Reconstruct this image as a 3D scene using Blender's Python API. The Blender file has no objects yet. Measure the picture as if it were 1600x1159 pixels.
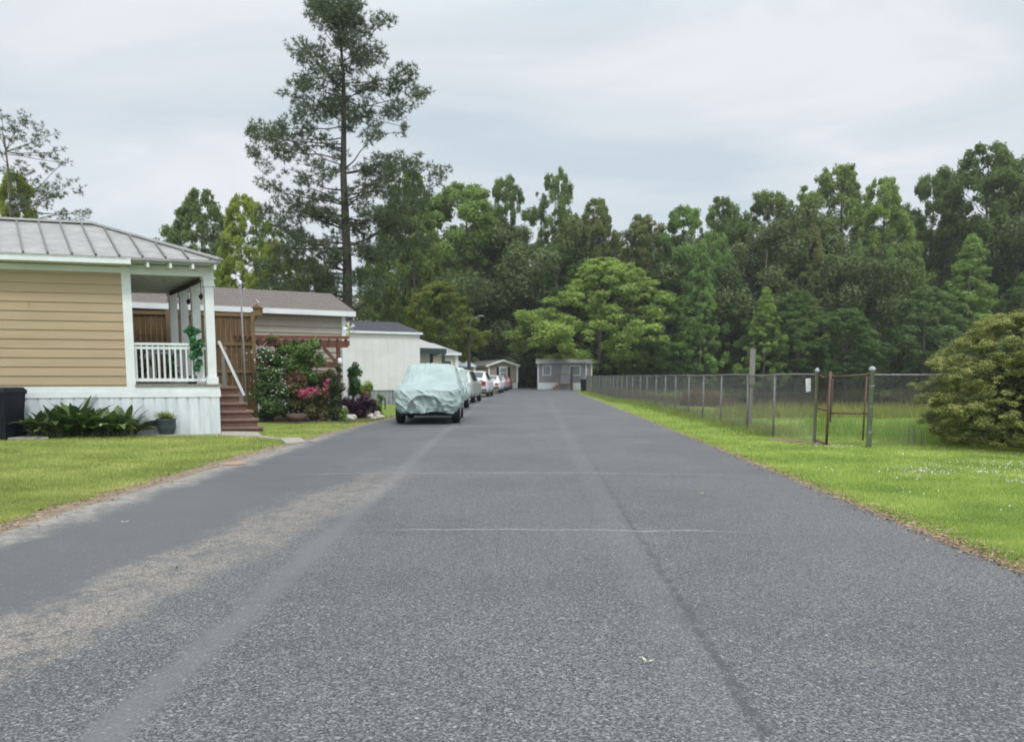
import bpy, math, random
import numpy as np
from mathutils import Vector, noise

# ------------------------------------------------------------------ camera, world, sun
S = bpy.context.scene
COL = S.collection
R = math.radians
H, FPX, PITCH, HORIZ = 1.4, 1200.0, R(6.0), 588.0
CY = HORIZ + FPX * math.tan(PITCH)
cam = bpy.data.cameras.new('camera'); camo = bpy.data.objects.new('camera', cam); COL.objects.link(camo)
camo.location = (0, 0, H); camo.rotation_euler = (R(90) - PITCH, 0, 0)
cam.sensor_width = 36; cam.lens = FPX / 1600 * 36
cam.shift_y = (CY - 579.5) / 1600; cam.clip_start = .05; cam.clip_end = 2000
cam.dof.use_dof = True; cam.dof.focus_distance = 4.6; cam.dof.aperture_fstop = 3.2
S.camera = camo
S.view_settings.view_transform = 'Standard'; S.view_settings.look = 'None'
S.view_settings.exposure = 0.24; S.view_settings.gamma = 1

SUN_EL, SUN_AZ = R(58), R(155)          # azimuth clockwise from +Y: behind the camera, to the right
w = bpy.data.worlds.new('World'); S.world = w; w.use_nodes = True
nt = w.node_tree; nt.nodes.clear(); N = nt.nodes.new; L = nt.links.new
out = N('ShaderNodeOutputWorld'); bg = N('ShaderNodeBackground'); bg.inputs[1].default_value = .1
sky = N('ShaderNodeTexSky'); sky.sky_type = 'NISHITA'; sky.sun_disc = False
sky.sun_elevation = SUN_EL; sky.sun_rotation = SUN_AZ
tc = N('ShaderNodeTexCoord'); sep = N('ShaderNodeSeparateXYZ'); L(tc.outputs['Generated'], sep.inputs[0])
# cloud deck: direction projected on a plane overhead
mx = N('ShaderNodeMath'); mx.operation = 'MAXIMUM'; L(sep.outputs[2], mx.inputs[0]); mx.inputs[1].default_value = 0
ad = N('ShaderNodeMath'); ad.operation = 'ADD'; L(mx.outputs[0], ad.inputs[0]); ad.inputs[1].default_value = .22
dv = N('ShaderNodeVectorMath'); dv.operation = 'DIVIDE'; L(tc.outputs['Generated'], dv.inputs[0])
cb = N('ShaderNodeCombineXYZ'); [L(ad.outputs[0], cb.inputs[i]) for i in range(3)]; L(cb.outputs[0], dv.inputs[1])
mp = N('ShaderNodeMapping'); mp.inputs['Rotation'].default_value = (0, 0, .5); mp.inputs['Scale'].default_value = (.8, 1.9, 1)
mp.inputs['Location'].default_value = (3.1, 1.7, 0); L(dv.outputs[0], mp.inputs[0])
nz = N('ShaderNodeTexNoise'); nz.inputs['Scale'].default_value = 1.1; nz.inputs['Detail'].default_value = 7
nz.inputs['Roughness'].default_value = .52; nz.inputs['Distortion'].default_value = .5; L(mp.outputs[0], nz.inputs[0])
cr = N('ShaderNodeValToRGB'); L(nz.outputs[0], cr.inputs[0])
e = cr.color_ramp.elements; e[0].position = .36; e[0].color = (.55, .63, .69, 1); e[1].position = .64; e[1].color = (.77, .79, .825, 1)
k = e.new(.46); k.color = (.625, .685, .73, 1); k = e.new(.55); k.color = (.68, .725, .77, 1)
# overcast luminance rises towards the zenith
gr = N('ShaderNodeMapRange'); L(sep.outputs[2], gr.inputs[0]); gr.inputs[1].default_value = .38; gr.inputs[2].default_value = 1
gr.inputs[3].default_value = 9.6; gr.inputs[4].default_value = 24
# brighter half of the sky towards the veiled sun, behind the camera
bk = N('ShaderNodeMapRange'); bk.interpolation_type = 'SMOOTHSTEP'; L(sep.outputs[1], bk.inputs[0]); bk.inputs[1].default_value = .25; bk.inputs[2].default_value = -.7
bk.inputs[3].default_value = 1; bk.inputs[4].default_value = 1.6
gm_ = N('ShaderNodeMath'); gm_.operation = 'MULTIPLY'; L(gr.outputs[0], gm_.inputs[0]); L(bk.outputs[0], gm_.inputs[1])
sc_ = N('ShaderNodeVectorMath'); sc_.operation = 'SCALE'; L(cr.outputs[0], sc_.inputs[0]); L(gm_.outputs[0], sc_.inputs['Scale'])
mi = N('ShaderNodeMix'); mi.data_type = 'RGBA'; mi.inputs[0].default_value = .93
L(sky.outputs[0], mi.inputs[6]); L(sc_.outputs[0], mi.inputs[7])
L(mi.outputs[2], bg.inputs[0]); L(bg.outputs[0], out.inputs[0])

sl = bpy.data.lights.new('sun', 'SUN'); sl.energy = 1.5; sl.angle = R(10); sl.color = (1, .96, .9)
so = bpy.data.objects.new('sun', sl); COL.objects.link(so)
sd = Vector((math.sin(SUN_AZ) * math.cos(SUN_EL), math.cos(SUN_AZ) * math.cos(SUN_EL), math.sin(SUN_EL)))
so.rotation_euler = sd.to_track_quat('Z', 'Y').to_euler()

# ------------------------------------------------------------------ helpers
cp, sp = math.cos(PITCH), math.sin(PITCH)
def ray(px, py):
    x = (px - 800) / FPX; y = -(py - CY) / FPX
    return Vector((x, cp + y * sp, -sp + y * cp))
def G(px, py, z=0.0):
    d = ray(px, py); t = (z - H) / d.z; return Vector((d.x * t, d.y * t, z))
def P(px, py, Y):
    d = ray(px, py); t = Y / d.y; return Vector((d.x * t, Y, H + d.z * t))
def zat(py, Y):
    return P(800, py, Y).z
def V(*a): return Vector(a)

class MB:
    def __init__(s): s.v = []; s.f = []
    def add(s, vs, fs):
        n = len(s.v); s.v += [tuple(x) for x in vs]; s.f += [tuple(i + n for i in f) for f in fs]; return s
    def hexa(s, c):   # 8 corners, bottom 4 (ccw) then top 4
        return s.add(c, [(3, 2, 1, 0), (4, 5, 6, 7), (0, 1, 5, 4), (1, 2, 6, 5), (2, 3, 7, 6), (3, 0, 4, 7)])
    def box(s, x0, x1, y0, y1, z0, z1):
        return s.hexa([(x0, y0, z0), (x1, y0, z0), (x1, y1, z0), (x0, y1, z0), (x0, y0, z1), (x1, y0, z1), (x1, y1, z1), (x0, y1, z1)])
    def fb(s, F, a0, a1, b0, b1, z0, z1):
        return s.hexa([F(a, b, z) for z in (z0, z1) for a, b in ((a0, b0), (a1, b0), (a1, b1), (a0, b1))])
    def bar(s, p, q, w, h=None, up=(0, 0, 1)):
        p, q = Vector(p), Vector(q); h = h or w; d = (q - p).normalized(); u = Vector(up)
        if abs(d.dot(u)) > .98: u = Vector((0, 1, 0))
        x = d.cross(u).normalized() * w / 2; y = x.cross(d).normalized() * h / 2
        return s.hexa([p - x - y, p + x - y, p + x + y, p - x + y, q - x - y, q + x - y, q + x + y, q - x + y])
    def tube(s, pts, rs, n=8, cap=True):
        pts = [Vector(p) for p in pts]
        if not hasattr(rs, '__len__'): rs = [rs] * len(pts)
        b = len(s.v)
        for i, p in enumerate(pts):
            d = (pts[min(i + 1, len(pts) - 1)] - pts[max(i - 1, 0)]).normalized()
            u = Vector((0, 0, 1)) if abs(d.z) < .9 else Vector((1, 0, 0))
            x = d.cross(u).normalized(); y = x.cross(d)
            for k in range(n):
                t = 2 * math.pi * k / n; s.v.append(tuple(p + (x * math.cos(t) + y * math.sin(t)) * rs[i]))
        for i in range(len(pts) - 1):
            for k in range(n):
                a = b + i * n + k; c = b + i * n + (k + 1) % n; s.f.append((a, c, c + n, a + n))
        if cap:
            s.f.append(tuple(range(b, b + n))[::-1]); m = b + (len(pts) - 1) * n; s.f.append(tuple(range(m, m + n)))
        return s
    def lathe(s, c, prof, n=16):
        c = Vector(c); return s.tube([c + V(0, 0, z) for r, z in prof], [r for r, z in prof], n)
    def ell(s, c, r, n=10, m=6, jit=0, rng=None):
        c = Vector(c); b = len(s.v)
        for i in range(m + 1):
            t = math.pi * i / m
            for k in range(n):
                a = 2 * math.pi * k / n; j = 1 + (rng.uniform(-jit, jit) if rng and 0 < i < m else 0)
                s.v.append((c.x + r[0] * math.sin(t) * math.cos(a) * j, c.y + r[1] * math.sin(t) * math.sin(a) * j, c.z + r[2] * math.cos(t) * j))
        for i in range(m):
            for k in range(n):
                a = b + i * n + k; d = b + i * n + (k + 1) % n; s.f.append((a, a + n, d + n, d))
        return s
    def fan(s, F, pts, th=.0):
        return s.add([F(*p) for p in pts], [tuple(range(len(pts)))])

def wloc(o):
    l = Vector((0, 0, 0))
    while o: l = l + o.location; o = o.parent
    return l
def tag(o, label=None, cat=None, group=None, kind=None):
    for k, v in (('label', label), ('category', cat), ('group', group), ('kind', kind)):
        if v: o[k] = v
    return o
def thing(name, label, cat, loc=(0, 0, 0), group=None):
    o = bpy.data.objects.new(name, None); o.empty_display_size = .2; o.location = loc; COL.objects.link(o); return tag(o, label, cat, group)
def obj(name, mb, m, parent=None, smooth=False, loc=None, label=None):
    base = wloc(parent) if parent else Vector(loc or (0, 0, 0))
    me = bpy.data.meshes.new(name)
    me.from_pydata([(x - base.x, y - base.y, z - base.z) for x, y, z in mb.v], [], mb.f)
    me.materials.append(m); me.validate()
    if smooth: me.polygons.foreach_set('use_smooth', [True] * len(me.polygons))
    o = bpy.data.objects.new(name, me); COL.objects.link(o)
    if parent: o.parent = parent
    elif loc is not None: o.location = loc
    if label: o['label'] = label
    return o
def npmesh(name, co, k, m, parent=None, loc=None):
    """co (n*k,3) float array, faces of k consecutive vertices"""
    base = wloc(parent) if parent else Vector(loc or (0, 0, 0))
    co = (co - np.array(base)).astype(np.float32); nf = len(co) // k
    me = bpy.data.meshes.new(name); me.vertices.add(len(co)); me.vertices.foreach_set('co', co.ravel())
    me.loops.add(nf * k); me.loops.foreach_set('vertex_index', np.arange(nf * k, dtype=np.int32))
    me.polygons.add(nf); me.polygons.foreach_set('loop_start', np.arange(0, nf * k, k, dtype=np.int32))
    me.polygons.foreach_set('loop_total', np.full(nf, k, dtype=np.int32))
    me.update(calc_edges=True); me.materials.append(m)
    o = bpy.data.objects.new(name, me); COL.objects.link(o)
    if parent: o.parent = parent
    elif loc is not None: o.location = loc
    return o
def copy_tree(o, parent=None):
    c = o.copy(); COL.objects.link(c); c.parent = parent
    for ch in list(o.children): copy_tree(ch, c)
    return c
def struct(name, mb, m): return tag(obj(name, mb, m), kind='structure')

# ------------------------------------------------------------------ materials
def base_mat(name, rough=.8, spec=.3, metal=0):
    m = bpy.data.materials.new(name); m.use_nodes = True; b = m.node_tree.nodes['Principled BSDF']
    b.inputs['Roughness'].default_value = rough; b.inputs['Specular IOR Level'].default_value = spec; b.inputs['Metallic'].default_value = metal
    return m, m.node_tree, b
def c4(c): return (c[0], c[1], c[2], 1)
def mat(name, c1, c2=None, scale=3, rough=.8, spec=.3, metal=0, bump=0, bscale=40, stretch=(1, 1, 1), c3=None, detail=6, contrast=.2):
    m, t, b = base_mat(name, rough, spec, metal)
    c2 = c2 or tuple(x * .82 for x in c1)
    tcn = t.nodes.new('ShaderNodeTexCoord'); mpn = t.nodes.new('ShaderNodeMapping'); mpn.inputs['Scale'].default_value = stretch
    t.links.new(tcn.outputs['Object'], mpn.inputs[0])
    n = t.nodes.new('ShaderNodeTexNoise'); n.inputs['Scale'].default_value = scale; n.inputs['Detail'].default_value = detail; n.inputs['Roughness'].default_value = .6
    t.links.new(mpn.outputs[0], n.inputs[0]); r = t.nodes.new('ShaderNodeValToRGB'); t.links.new(n.outputs[0], r.inputs[0])
    r.color_ramp.elements[0].position = .5 - contrast; r.color_ramp.elements[1].position = .5 + contrast
    r.color_ramp.elements[0].color = c4(c2); r.color_ramp.elements[1].color = c4(c1)
    if c3: k = r.color_ramp.elements.new(.5 + contrast + .06); k.color = c4(c3)
    t.links.new(r.outputs[0], b.inputs['Base Color'])
    if bump:
        n2 = t.nodes.new('ShaderNodeTexNoise'); n2.inputs['Scale'].default_value = bscale; n2.inputs['Detail'].default_value = 4
        t.links.new(mpn.outputs[0], n2.inputs[0]); bp = t.nodes.new('ShaderNodeBump'); bp.inputs['Strength'].default_value = bump; bp.inputs['Distance'].default_value = .02
        t.links.new(n2.outputs[0], bp.inputs['Height']); t.links.new(bp.outputs[0], b.inputs['Normal'])
    return m
def leafmat(name, c1, c2, c3=None, nscale=.6, trans=.3, objcol=False, rough=.55):
    m, t, b = base_mat(name, rough, .25)
    tcn = t.nodes.new('ShaderNodeTexCoord')
    n = t.nodes.new('ShaderNodeTexNoise'); n.inputs['Scale'].default_value = nscale; n.inputs['Detail'].default_value = 3
    t.links.new(tcn.outputs['Object'], n.inputs[0])
    g = t.nodes.new('ShaderNodeNewGeometry')
    a = t.nodes.new('ShaderNodeMath'); a.operation = 'MULTIPLY_ADD'; a.inputs[1].default_value = .35; t.links.new(g.outputs['Random Per Island'], a.inputs[0])
    s_ = t.nodes.new('ShaderNodeMath'); s_.operation = 'SUBTRACT'; t.links.new(n.outputs[0], s_.inputs[0]); s_.inputs[1].default_value = .17
    t.links.new(s_.outputs[0], a.inputs[2])
    r = t.nodes.new('ShaderNodeValToRGB'); t.links.new(a.outputs[0], r.inputs[0])
    r.color_ramp.elements[0].position = .3; r.color_ramp.elements[1].position = .7
    r.color_ramp.elements[0].color = c4(c2); r.color_ramp.elements[1].color = c4(c1)
    if c3: k = r.color_ramp.elements.new(.8); k.color = c4(c3)
    src = r.outputs[0]
    if objcol:
        oi = t.nodes.new('ShaderNodeObjectInfo'); mm = t.nodes.new('ShaderNodeMix'); mm.data_type = 'RGBA'; mm.blend_type = 'MULTIPLY'; mm.inputs[0].default_value = 1
        t.links.new(src, mm.inputs[6]); t.links.new(oi.outputs['Color'], mm.inputs[7]); src = mm.outputs[2]
    t.links.new(src, b.inputs['Base Color'])
    tr = t.nodes.new('ShaderNodeBsdfTranslucent'); t.links.new(src, tr.inputs[0])
    ms = t.nodes.new('ShaderNodeMixShader'); ms.inputs[0].default_value = trans
    o = t.nodes['Material Output']; t.links.new(b.outputs[0], ms.inputs[1]); t.links.new(tr.outputs[0], ms.inputs[2]); t.links.new(ms.outputs[0], o.inputs[0])
    return m

M = {}
M['white'] = mat('white_paint', (.72, .74, .74), (.6, .62, .62), 2.5, .55)
M['whiteold'] = mat('weathered_white_paint', (.66, .69, .7), (.42, .45, .47), 2.2, .7, stretch=(4, 4, .7), bump=.1)
M['skirt'] = mat('weathered_white_skirting', (.7, .73, .74), (.46, .49, .52), 1.6, .7, stretch=(5, 5, .8), contrast=.24)
M['tan'] = mat('tan_lap_siding', (.41, .312, .2), (.35, .268, .172), 1.5, .75, stretch=(.4, .4, 5), bump=.06)
M['metalroof'] = mat('galvanised_roof_sheet', (.33, .325, .305), (.22, .22, .21), 3.5, .55, .4, .15, stretch=(1, 1, 1), c3=(.38, .37, .35))
M['seam'] = mat('roof_seam_metal', (.16, .16, .155), None, 4, .5, .4, .2)
M['ridge'] = mat('ridge_cap_metal', (.42, .42, .41), None, 4, .5, .4, .2)
M['brown'] = mat('brown_deck_paint', (.16, .09, .072), (.115, .065, .052), 4, .7)
M['treadbrown'] = mat('pale_tread_paint', (.27, .165, .135), (.18, .105, .085), 4, .7)  # treads in a paler brown than the risers
M['greywood'] = mat('grey_weathered_wood', (.27, .25, .22), (.16, .145, .13), 4, .85, stretch=(8, 8, 1))
M['fencewood'] = mat('stained_fence_boards', (.16, .10, .045), (.085, .05, .025), 2.5, .85, stretch=(7, 7, .6), bump=.2)
M['fencerail'] = mat('fence_rail_wood', (.2, .13, .065), None, 5, .85)
M['shingle'] = mat('brown_asphalt_shingle', (.2, .17, .155), (.11, .095, .09), 14, .95, stretch=(1, 1, 1), bump=.3)
M['darkshingle'] = mat('dark_asphalt_shingle', (.07, .07, .082), (.045, .045, .055), 8, .95)
M['greige'] = mat('greige_vinyl_siding', (.36, .32, .265), (.31, .275, .225), 2, .7)
M['homewhite'] = mat('white_aluminium_siding', (.65, .64, .62), (.56, .555, .54), .9, .6, stretch=(1, 1, 2))
M['redwood'] = mat('red_stained_wood', (.2, .085, .055), (.12, .055, .038), 6, .8)
M['plastic_black'] = mat('black_bin_plastic', (.009, .011, .018), None, 3, .55, .2)
M['rubber'] = mat('tyre_rubber', (.015, .015, .016), None, 8, .85)
M['galv'] = mat('galvanised_steel', (.27, .26, .26), (.14, .135, .135), 14, .7, .3, .05)
M['wire'] = mat('fence_wire', (.2, .2, .2), (.13, .13, .13), 5, .6, .4, .3)
M['galvpost'] = mat('galvanised_gate_post', (.42, .43, .45), (.25, .25, .26), 16, .7, .3, .0)
M['rust'] = mat('rusty_steel', (.17, .105, .08), (.1, .07, .06), 12, .85, .2, .1)
M['concrete'] = mat('concrete', (.36, .33, .28), (.24, .22, .19), 6, .9, bump=.2)
M['glass'] = mat('dark_glass', (.03, .036, .04), None, 2, .08, .6)
M['carglass'] = mat('car_glass', (.05, .06, .065), None, 2, .06, .7)
M['chrome'] = mat('bright_metal', (.55, .56, .57), None, 5, .25, .5, .9)
M['terracotta'] = mat('terracotta', (.32, .12, .075), None, 5, .8)
M['pot'] = mat('blue_grey_glaze', (.05, .075, .085), (.03, .045, .05), 4, .4, .5)
M['bark'] = mat('bark', (.10, .083, .07), (.045, .038, .034), 3, .95, stretch=(3, 3, .5), bump=.5, bscale=12)
M['barkgrey'] = mat('grey_bark', (.14, .125, .11), (.07, .062, .055), 3, .95, stretch=(3, 3, .5), bump=.4, bscale=12)
M['polewood'] = mat('creosoted_pole', (.06, .05, .045), None, 4, .9)
M['rock'] = mat('pale_rock', (.6, .57, .52), (.4, .37, .33), 6, .9, bump=.4, bscale=15)
M['pine'] = leafmat('pine_needles', (.11, .15, .07), (.06, .09, .045), (.14, .18, .075), .5, .25)
M['leaf'] = leafmat('broad_leaves', (.235, .305, .085), (.125, .17, .055), (.3, .37, .115), .3, .48, objcol=True)
M['shrub'] = leafmat('shrub_leaves', (.14, .215, .08), (.06, .1, .04), None, 2.2, .25, objcol=True)

# ------------------------------------------------------------------ ground, road, pond
RX = lambda Y: 3.36 + .034 * Y - .0 * Y          # right road edge
def LX(Y):                                        # left road edge
    if Y < 22: return -4.45 + .0022 * (Y - 9) ** 2 * (1 if Y > 9 else .6)
    return -4.08 + .062 * (Y - 22)
def wob(x, s=1.0): return noise.noise(Vector((x * s, 3.3, 1.1)))
def pond_d(x, y):   # >0 inside
    cx, cy_, rx, ry = 52, 57, 43 + 2 * wob(y, .12), 28 + 1.6 * wob(x, .15)
    X = abs(x - cx) / rx; Y = abs(y - cy_) / ry
    return 1 - (X ** 4 + Y ** 4) ** .25
def gz(x, y):
    d = pond_d(x, y); z = 0
    if d > -.08: z = -1.3 * min(1, max(0, (d + .08) / .16)) ** 1.2
    if LX(y) - .8 > x: z += .04
    elif x > RX(y) + 1.0: z += .02 * noise.noise(Vector((x * .4, y * .4, 0)))
    return z
def axis(segs):
    o = []
    for a, b, s in segs: o += list(np.arange(a, b, s))
    return o + [segs[-1][1]]
gx = axis([(-700, -60, 80), (-60, -16, 4), (-16, 16, .5), (16, 100, 2), (100, 900, 100)])
gy = axis([(-60, 0, 6), (0, 30, .5), (30, 100, 1.5), (100, 160, 10), (160, 1400, 155)])
mb = MB(); nx = len(gx)
for y in gy:
    for x in gx: mb.v.append((x, y, gz(x, y)))
for j in range(len(gy) - 1):
    for i in range(nx - 1):
        a = j * nx + i; mb.f.append((a, a + 1, a + nx + 1, a + nx))
def ground_mat():
    m, t, b = base_mat('grass_ground', .95, .1)
    n1 = t.nodes.new('ShaderNodeTexNoise'); n1.inputs['Scale'].default_value = .55; n1.inputs['Detail'].default_value = 5
    n2 = t.nodes.new('ShaderNodeTexNoise'); n2.inputs['Scale'].default_value = 22; n2.inputs['Detail'].default_value = 5; n2.inputs['Roughness'].default_value = .7
    tcn = t.nodes.new('ShaderNodeTexCoord'); [t.links.new(tcn.outputs['Object'], q.inputs[0]) for q in (n1, n2)]
    r1 = t.nodes.new('ShaderNodeValToRGB'); t.links.new(n1.outputs[0], r1.inputs[0])
    e = r1.color_ramp.elements; e[0].position = .35; e[0].color = (.18, .23, .055, 1); e[1].position = .65; e[1].color = (.22, .31, .065, 1)
    r2 = t.nodes.new('ShaderNodeValToRGB'); t.links.new(n2.outputs[0], r2.inputs[0])
    e = r2.color_ramp.elements; e[0].position = .36; e[0].color = (.45, .42, .42, 1); e[1].position = .6; e[1].color = (1, 1, 1, 1)
    mm = t.nodes.new('ShaderNodeMix'); mm.data_type = 'RGBA'; mm.blend_type = 'MULTIPLY'; mm.inputs[0].default_value = 1
    t.links.new(r1.outputs[0], mm.inputs[6]); t.links.new(r2.outputs[0], mm.inputs[7])
    # forest floor / far ground turns to litter
    sp_ = t.nodes.new('ShaderNodeSeparateXYZ'); t.links.new(tcn.outputs['Object'], sp_.inputs[0])
    mr = t.nodes.new('ShaderNodeMapRange'); mr.inputs[1].default_value = 92; mr.inputs[2].default_value = 100; t.links.new(sp_.outputs[1], mr.inputs[0])
    m2 = t.nodes.new('ShaderNodeMix'); m2.data_type = 'RGBA'; t.links.new(mr.outputs[0], m2.inputs[0]); t.links.new(mm.outputs[2], m2.inputs[6]); m2.inputs[7].default_value = (.06, .065, .025, 1)
    t.links.new(m2.outputs[2], b.inputs['Base Color']); return m
struct('ground', mb, ground_mat())

# road sheet
ROADEND = 97
mb = MB(); ys = list(np.arange(-6, 40, .4)) + list(np.arange(40, ROADEND, 2))
for y in ys:
    for q in range(9):
        l = LX(y) + .05 * wob(y, 1.3) + .03 * wob(y, 4); r = RX(y) + .04 * wob(y + 50, 1.1) + .02 * wob(y, 5)
        x = l + (r - l) * q / 8; mb.v.append((x, y, .048 + .02 * math.sin(math.pi * q / 8)))
for j in range(len(ys) - 1):
    for i in range(8):
        a = j * 9 + i; mb.f.append((a, a + 1, a + 10, a + 9))
# side road across the far end
struct('road', mb, None) if False else None
def road_mat():
    m, t, b = base_mat('worn_asphalt', .62, .5)
    nd = t.nodes.new; lk = t.links.new
    tcn = nd('ShaderNodeTexCoord'); s = nd('ShaderNodeSeparateXYZ'); lk(tcn.outputs['Object'], s.inputs[0])
    def mth(op, a, b_=None, c=None):
        n = nd('ShaderNodeMath'); n.operation = op
        for i, q in enumerate((a, b_, c)):
            if q is None: continue
            if isinstance(q, (int, float)): n.inputs[i].default_value = q
            else: lk(q, n.inputs[i])
        return n.outputs[0]
    def nzt(scale, detail=4, rough=.6, vec=None):
        n = nd('ShaderNodeTexNoise'); n.inputs['Scale'].default_value = scale; n.inputs['Detail'].default_value = detail; n.inputs['Roughness'].default_value = rough
        lk(vec or tcn.outputs['Object'], n.inputs[0]); return n.outputs[0]
    def mapr(v, a, b_, c=0, d=1):
        n = nd('ShaderNodeMapRange'); n.interpolation_type = 'SMOOTHSTEP'; lk(v, n.inputs[0])
        for i, q in enumerate((a, b_, c, d)): n.inputs[i + 1].default_value = q
        return n.outputs[0]
    def mixc(f, a, b_, mode='MIX'):
        n = nd('ShaderNodeMix'); n.data_type = 'RGBA'; n.blend_type = mode
        if isinstance(f, (int, float)): n.inputs[0].default_value = f
        else: lk(f, n.inputs[0])
        for i, q in ((6, a), (7, b_)):
            if isinstance(q, tuple): n.inputs[i].default_value = c4(q)
            else: lk(q, n.inputs[i])
        return n.outputs[2]
    X, Y = s.outputs[0], s.outputs[1]
    big = nzt(.45, 5, .6); mid = nzt(2.2, 5, .65); fine = nzt(85, 3, .75); jag = nzt(1.6, 6, .7); jag2 = nzt(9, 4, .7)
    # aggregate speckle
    vo = nd('ShaderNodeTexVoronoi'); vo.inputs['Scale'].default_value = 125; lk(tcn.outputs['Object'], vo.inputs[0])
    sepc = nd('ShaderNodeSeparateColor'); lk(vo.outputs['Color'], sepc.inputs[0])
    cell = sepc.outputs[0]
    vo2 = nd('ShaderNodeTexVoronoi'); vo2.inputs['Scale'].default_value = 75; lk(tcn.outputs['Object'], vo2.inputs[0])
    sep2 = nd('ShaderNodeSeparateColor'); lk(vo2.outputs['Color'], sep2.inputs[0])
    base = mixc(mapr(big, .35, .65), (.07, .071, .074), (.108, .108, .109))
    base = mixc(mapr(mid, .42, .66, 0, .6), base, (.098, .093, .096))
    # smooth sealed lanes: left lane and centre; coarse aggregate elsewhere
    Xj = mth('ADD', mth('ADD', X, mth('MULTIPLY', mth('SUBTRACT', jag, .5), .9)), mth('MULTIPLY', mth('SUBTRACT', jag2, .5), .35))
    seal = mth('MULTIPLY', mapr(Xj, -2.55, -2.75), mapr(Xj, -4.1, -3.85))
    near_gr = mth('MULTIPLY', mapr(Y, 26, 7, .35, 1), mapr(big, .3, .6, .75, 1))
    rough_amt = mth('MULTIPLY', mth('SUBTRACT', 1, mth('MULTIPLY', seal, .6)), near_gr)
    # longitudinal light seam band
    seamx = mth('ADD', mth('MULTIPLY', mapr(Y, 3, 20, 0, 1), -.12), -1.52)
    sd_ = mth('ABSOLUTE', mth('SUBTRACT', mth('ADD', X, mth('MULTIPLY', mth('SUBTRACT', mid, .5), .14)), seamx))
    seam = mapr(sd_, .15, .04)
    rough_amt = mth('MULTIPLY', rough_amt, mth('SUBTRACT', 1, mth('MULTIPLY', seam, .55)))
    spk = mapr(cell, .6, 1.0, 0, 1); dk = mapr(cell, .45, .1, 0, 1)
    col = mixc(mth('MULTIPLY', mth('MULTIPLY', spk, rough_amt), .72), base, (.25, .25, .243))
    col = mixc(mth('MULTIPLY', mth('MULTIPLY', dk, rough_amt), .85), col, (.018, .019, .021))
    bright = mth('MULTIPLY', mapr(sep2.outputs[1], .972, .985), mapr(Y, 9, 4, 0, 1))
    col = mixc(mth('MULTIPLY', bright, .35), col, (.46, .45, .42))
    col = mixc(mth('MULTIPLY', seal, .5), col, (.07, .075, .083))
    col = mixc(mth('MULTIPLY', mth('MULTIPLY', seam, .42), mapr(jag2, .25, .6, .5, 1)), col, (.15, .155, .155))
    # worn brown gravel strip left of the seam
    gcx = mth('ADD', mth('MULTIPLY', Y, .13), -3.0)
    gd = mth('ABSOLUTE', mth('SUBTRACT', Xj, gcx))
    gr_ = mth('MULTIPLY', mapr(gd, .5, .22), mapr(Y, 12.5, 8.5)); gr_ = mth('MULTIPLY', gr_, mapr(jag, .3, .5, .35, 1))
    gsp = mixc(mapr(fine, .4, .62), (.1, .088, .078), (.33, .28, .23))
    gsp = mixc(mapr(cell, .7, .95, 0, .6), gsp, (.5, .45, .38))
    col = mixc(mth('MULTIPLY', mth('MULTIPLY', gr_, mapr(jag2, .38, .56, .15, 1)), .62), col, gsp)
    # small worn patches
    wp = mapr(nzt(.9, 3, .5), .66, .74); col = mixc(mth('MULTIPLY', mth('MULTIPLY', wp, mapr(fine, .45, .6)), .4), col, (.33, .3, .24))
    # dusty left edge
    ed = mth('ADD', X, mth('MULTIPLY', mth('SUBTRACT', jag, .5), .9)); dust = mth('MULTIPLY', mapr(ed, -3.9, -4.3), mapr(Y, 24, 16))
    col = mixc(mth('MULTIPLY', dust, .75), col, mixc(mapr(jag2, .35, .65), (.16, .15, .14), (.34, .31, .27)))
    # long joint on the right side
    jx = mth('ADD', mth('MULTIPLY', Y, .033), .86); jd = mth('ABSOLUTE', mth('SUBTRACT', mth('ADD', X, mth('MULTIPLY', mth('SUBTRACT', mid, .5), .12)), jx))
    col = mixc(mth('MULTIPLY', mth('MULTIPLY', mapr(jd, .05, .008), mapr(jag2, .36, .6, .0, .75)), mapr(Y, 18, 5, .12, 1)), col, (.04, .041, .044))
    jd2 = mth('ABSOLUTE', mth('SUBTRACT', mth('SUBTRACT', X, jx), -.15)); col = mixc(mth('MULTIPLY', mapr(jd2, .2, .05), .18), col, (.16, .165, .165))
    # transverse scrapes
    for y0, xa, xb, amp, wdt, st in ((6.62, -1.15, 2.15, .05, .022, .75), (10.6, -3.0, 3.1, .05, .035, .55)):
        arc = mth('MULTIPLY', mth('MULTIPLY', X, X), -.012)
        d = mth('ABSOLUTE', mth('SUBTRACT', mth('ADD', Y, mth('MULTIPLY', mth('SUBTRACT', mid, .5), .22)), mth('ADD', arc, y0)))
        f = mth('MULTIPLY', mth('MULTIPLY', mapr(d, wdt, wdt * .25), mapr(X, xa - .2, xa + .5)), mapr(X, xb + .2, xb - .5))
        col = mixc(mth('MULTIPLY', f, st), col, (.3, .3, .29))
    lk(col, b.inputs['Base Color'])
    bp = nd('ShaderNodeBump'); bp.inputs['Strength'].default_value = .6; bp.inputs['Distance'].default_value = .008
    lk(mth('MULTIPLY', cell, rough_amt), bp.inputs['Height']); lk(bp.outputs[0], b.inputs['Normal'])
    return m
struct('road', mb, road_mat())

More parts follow.
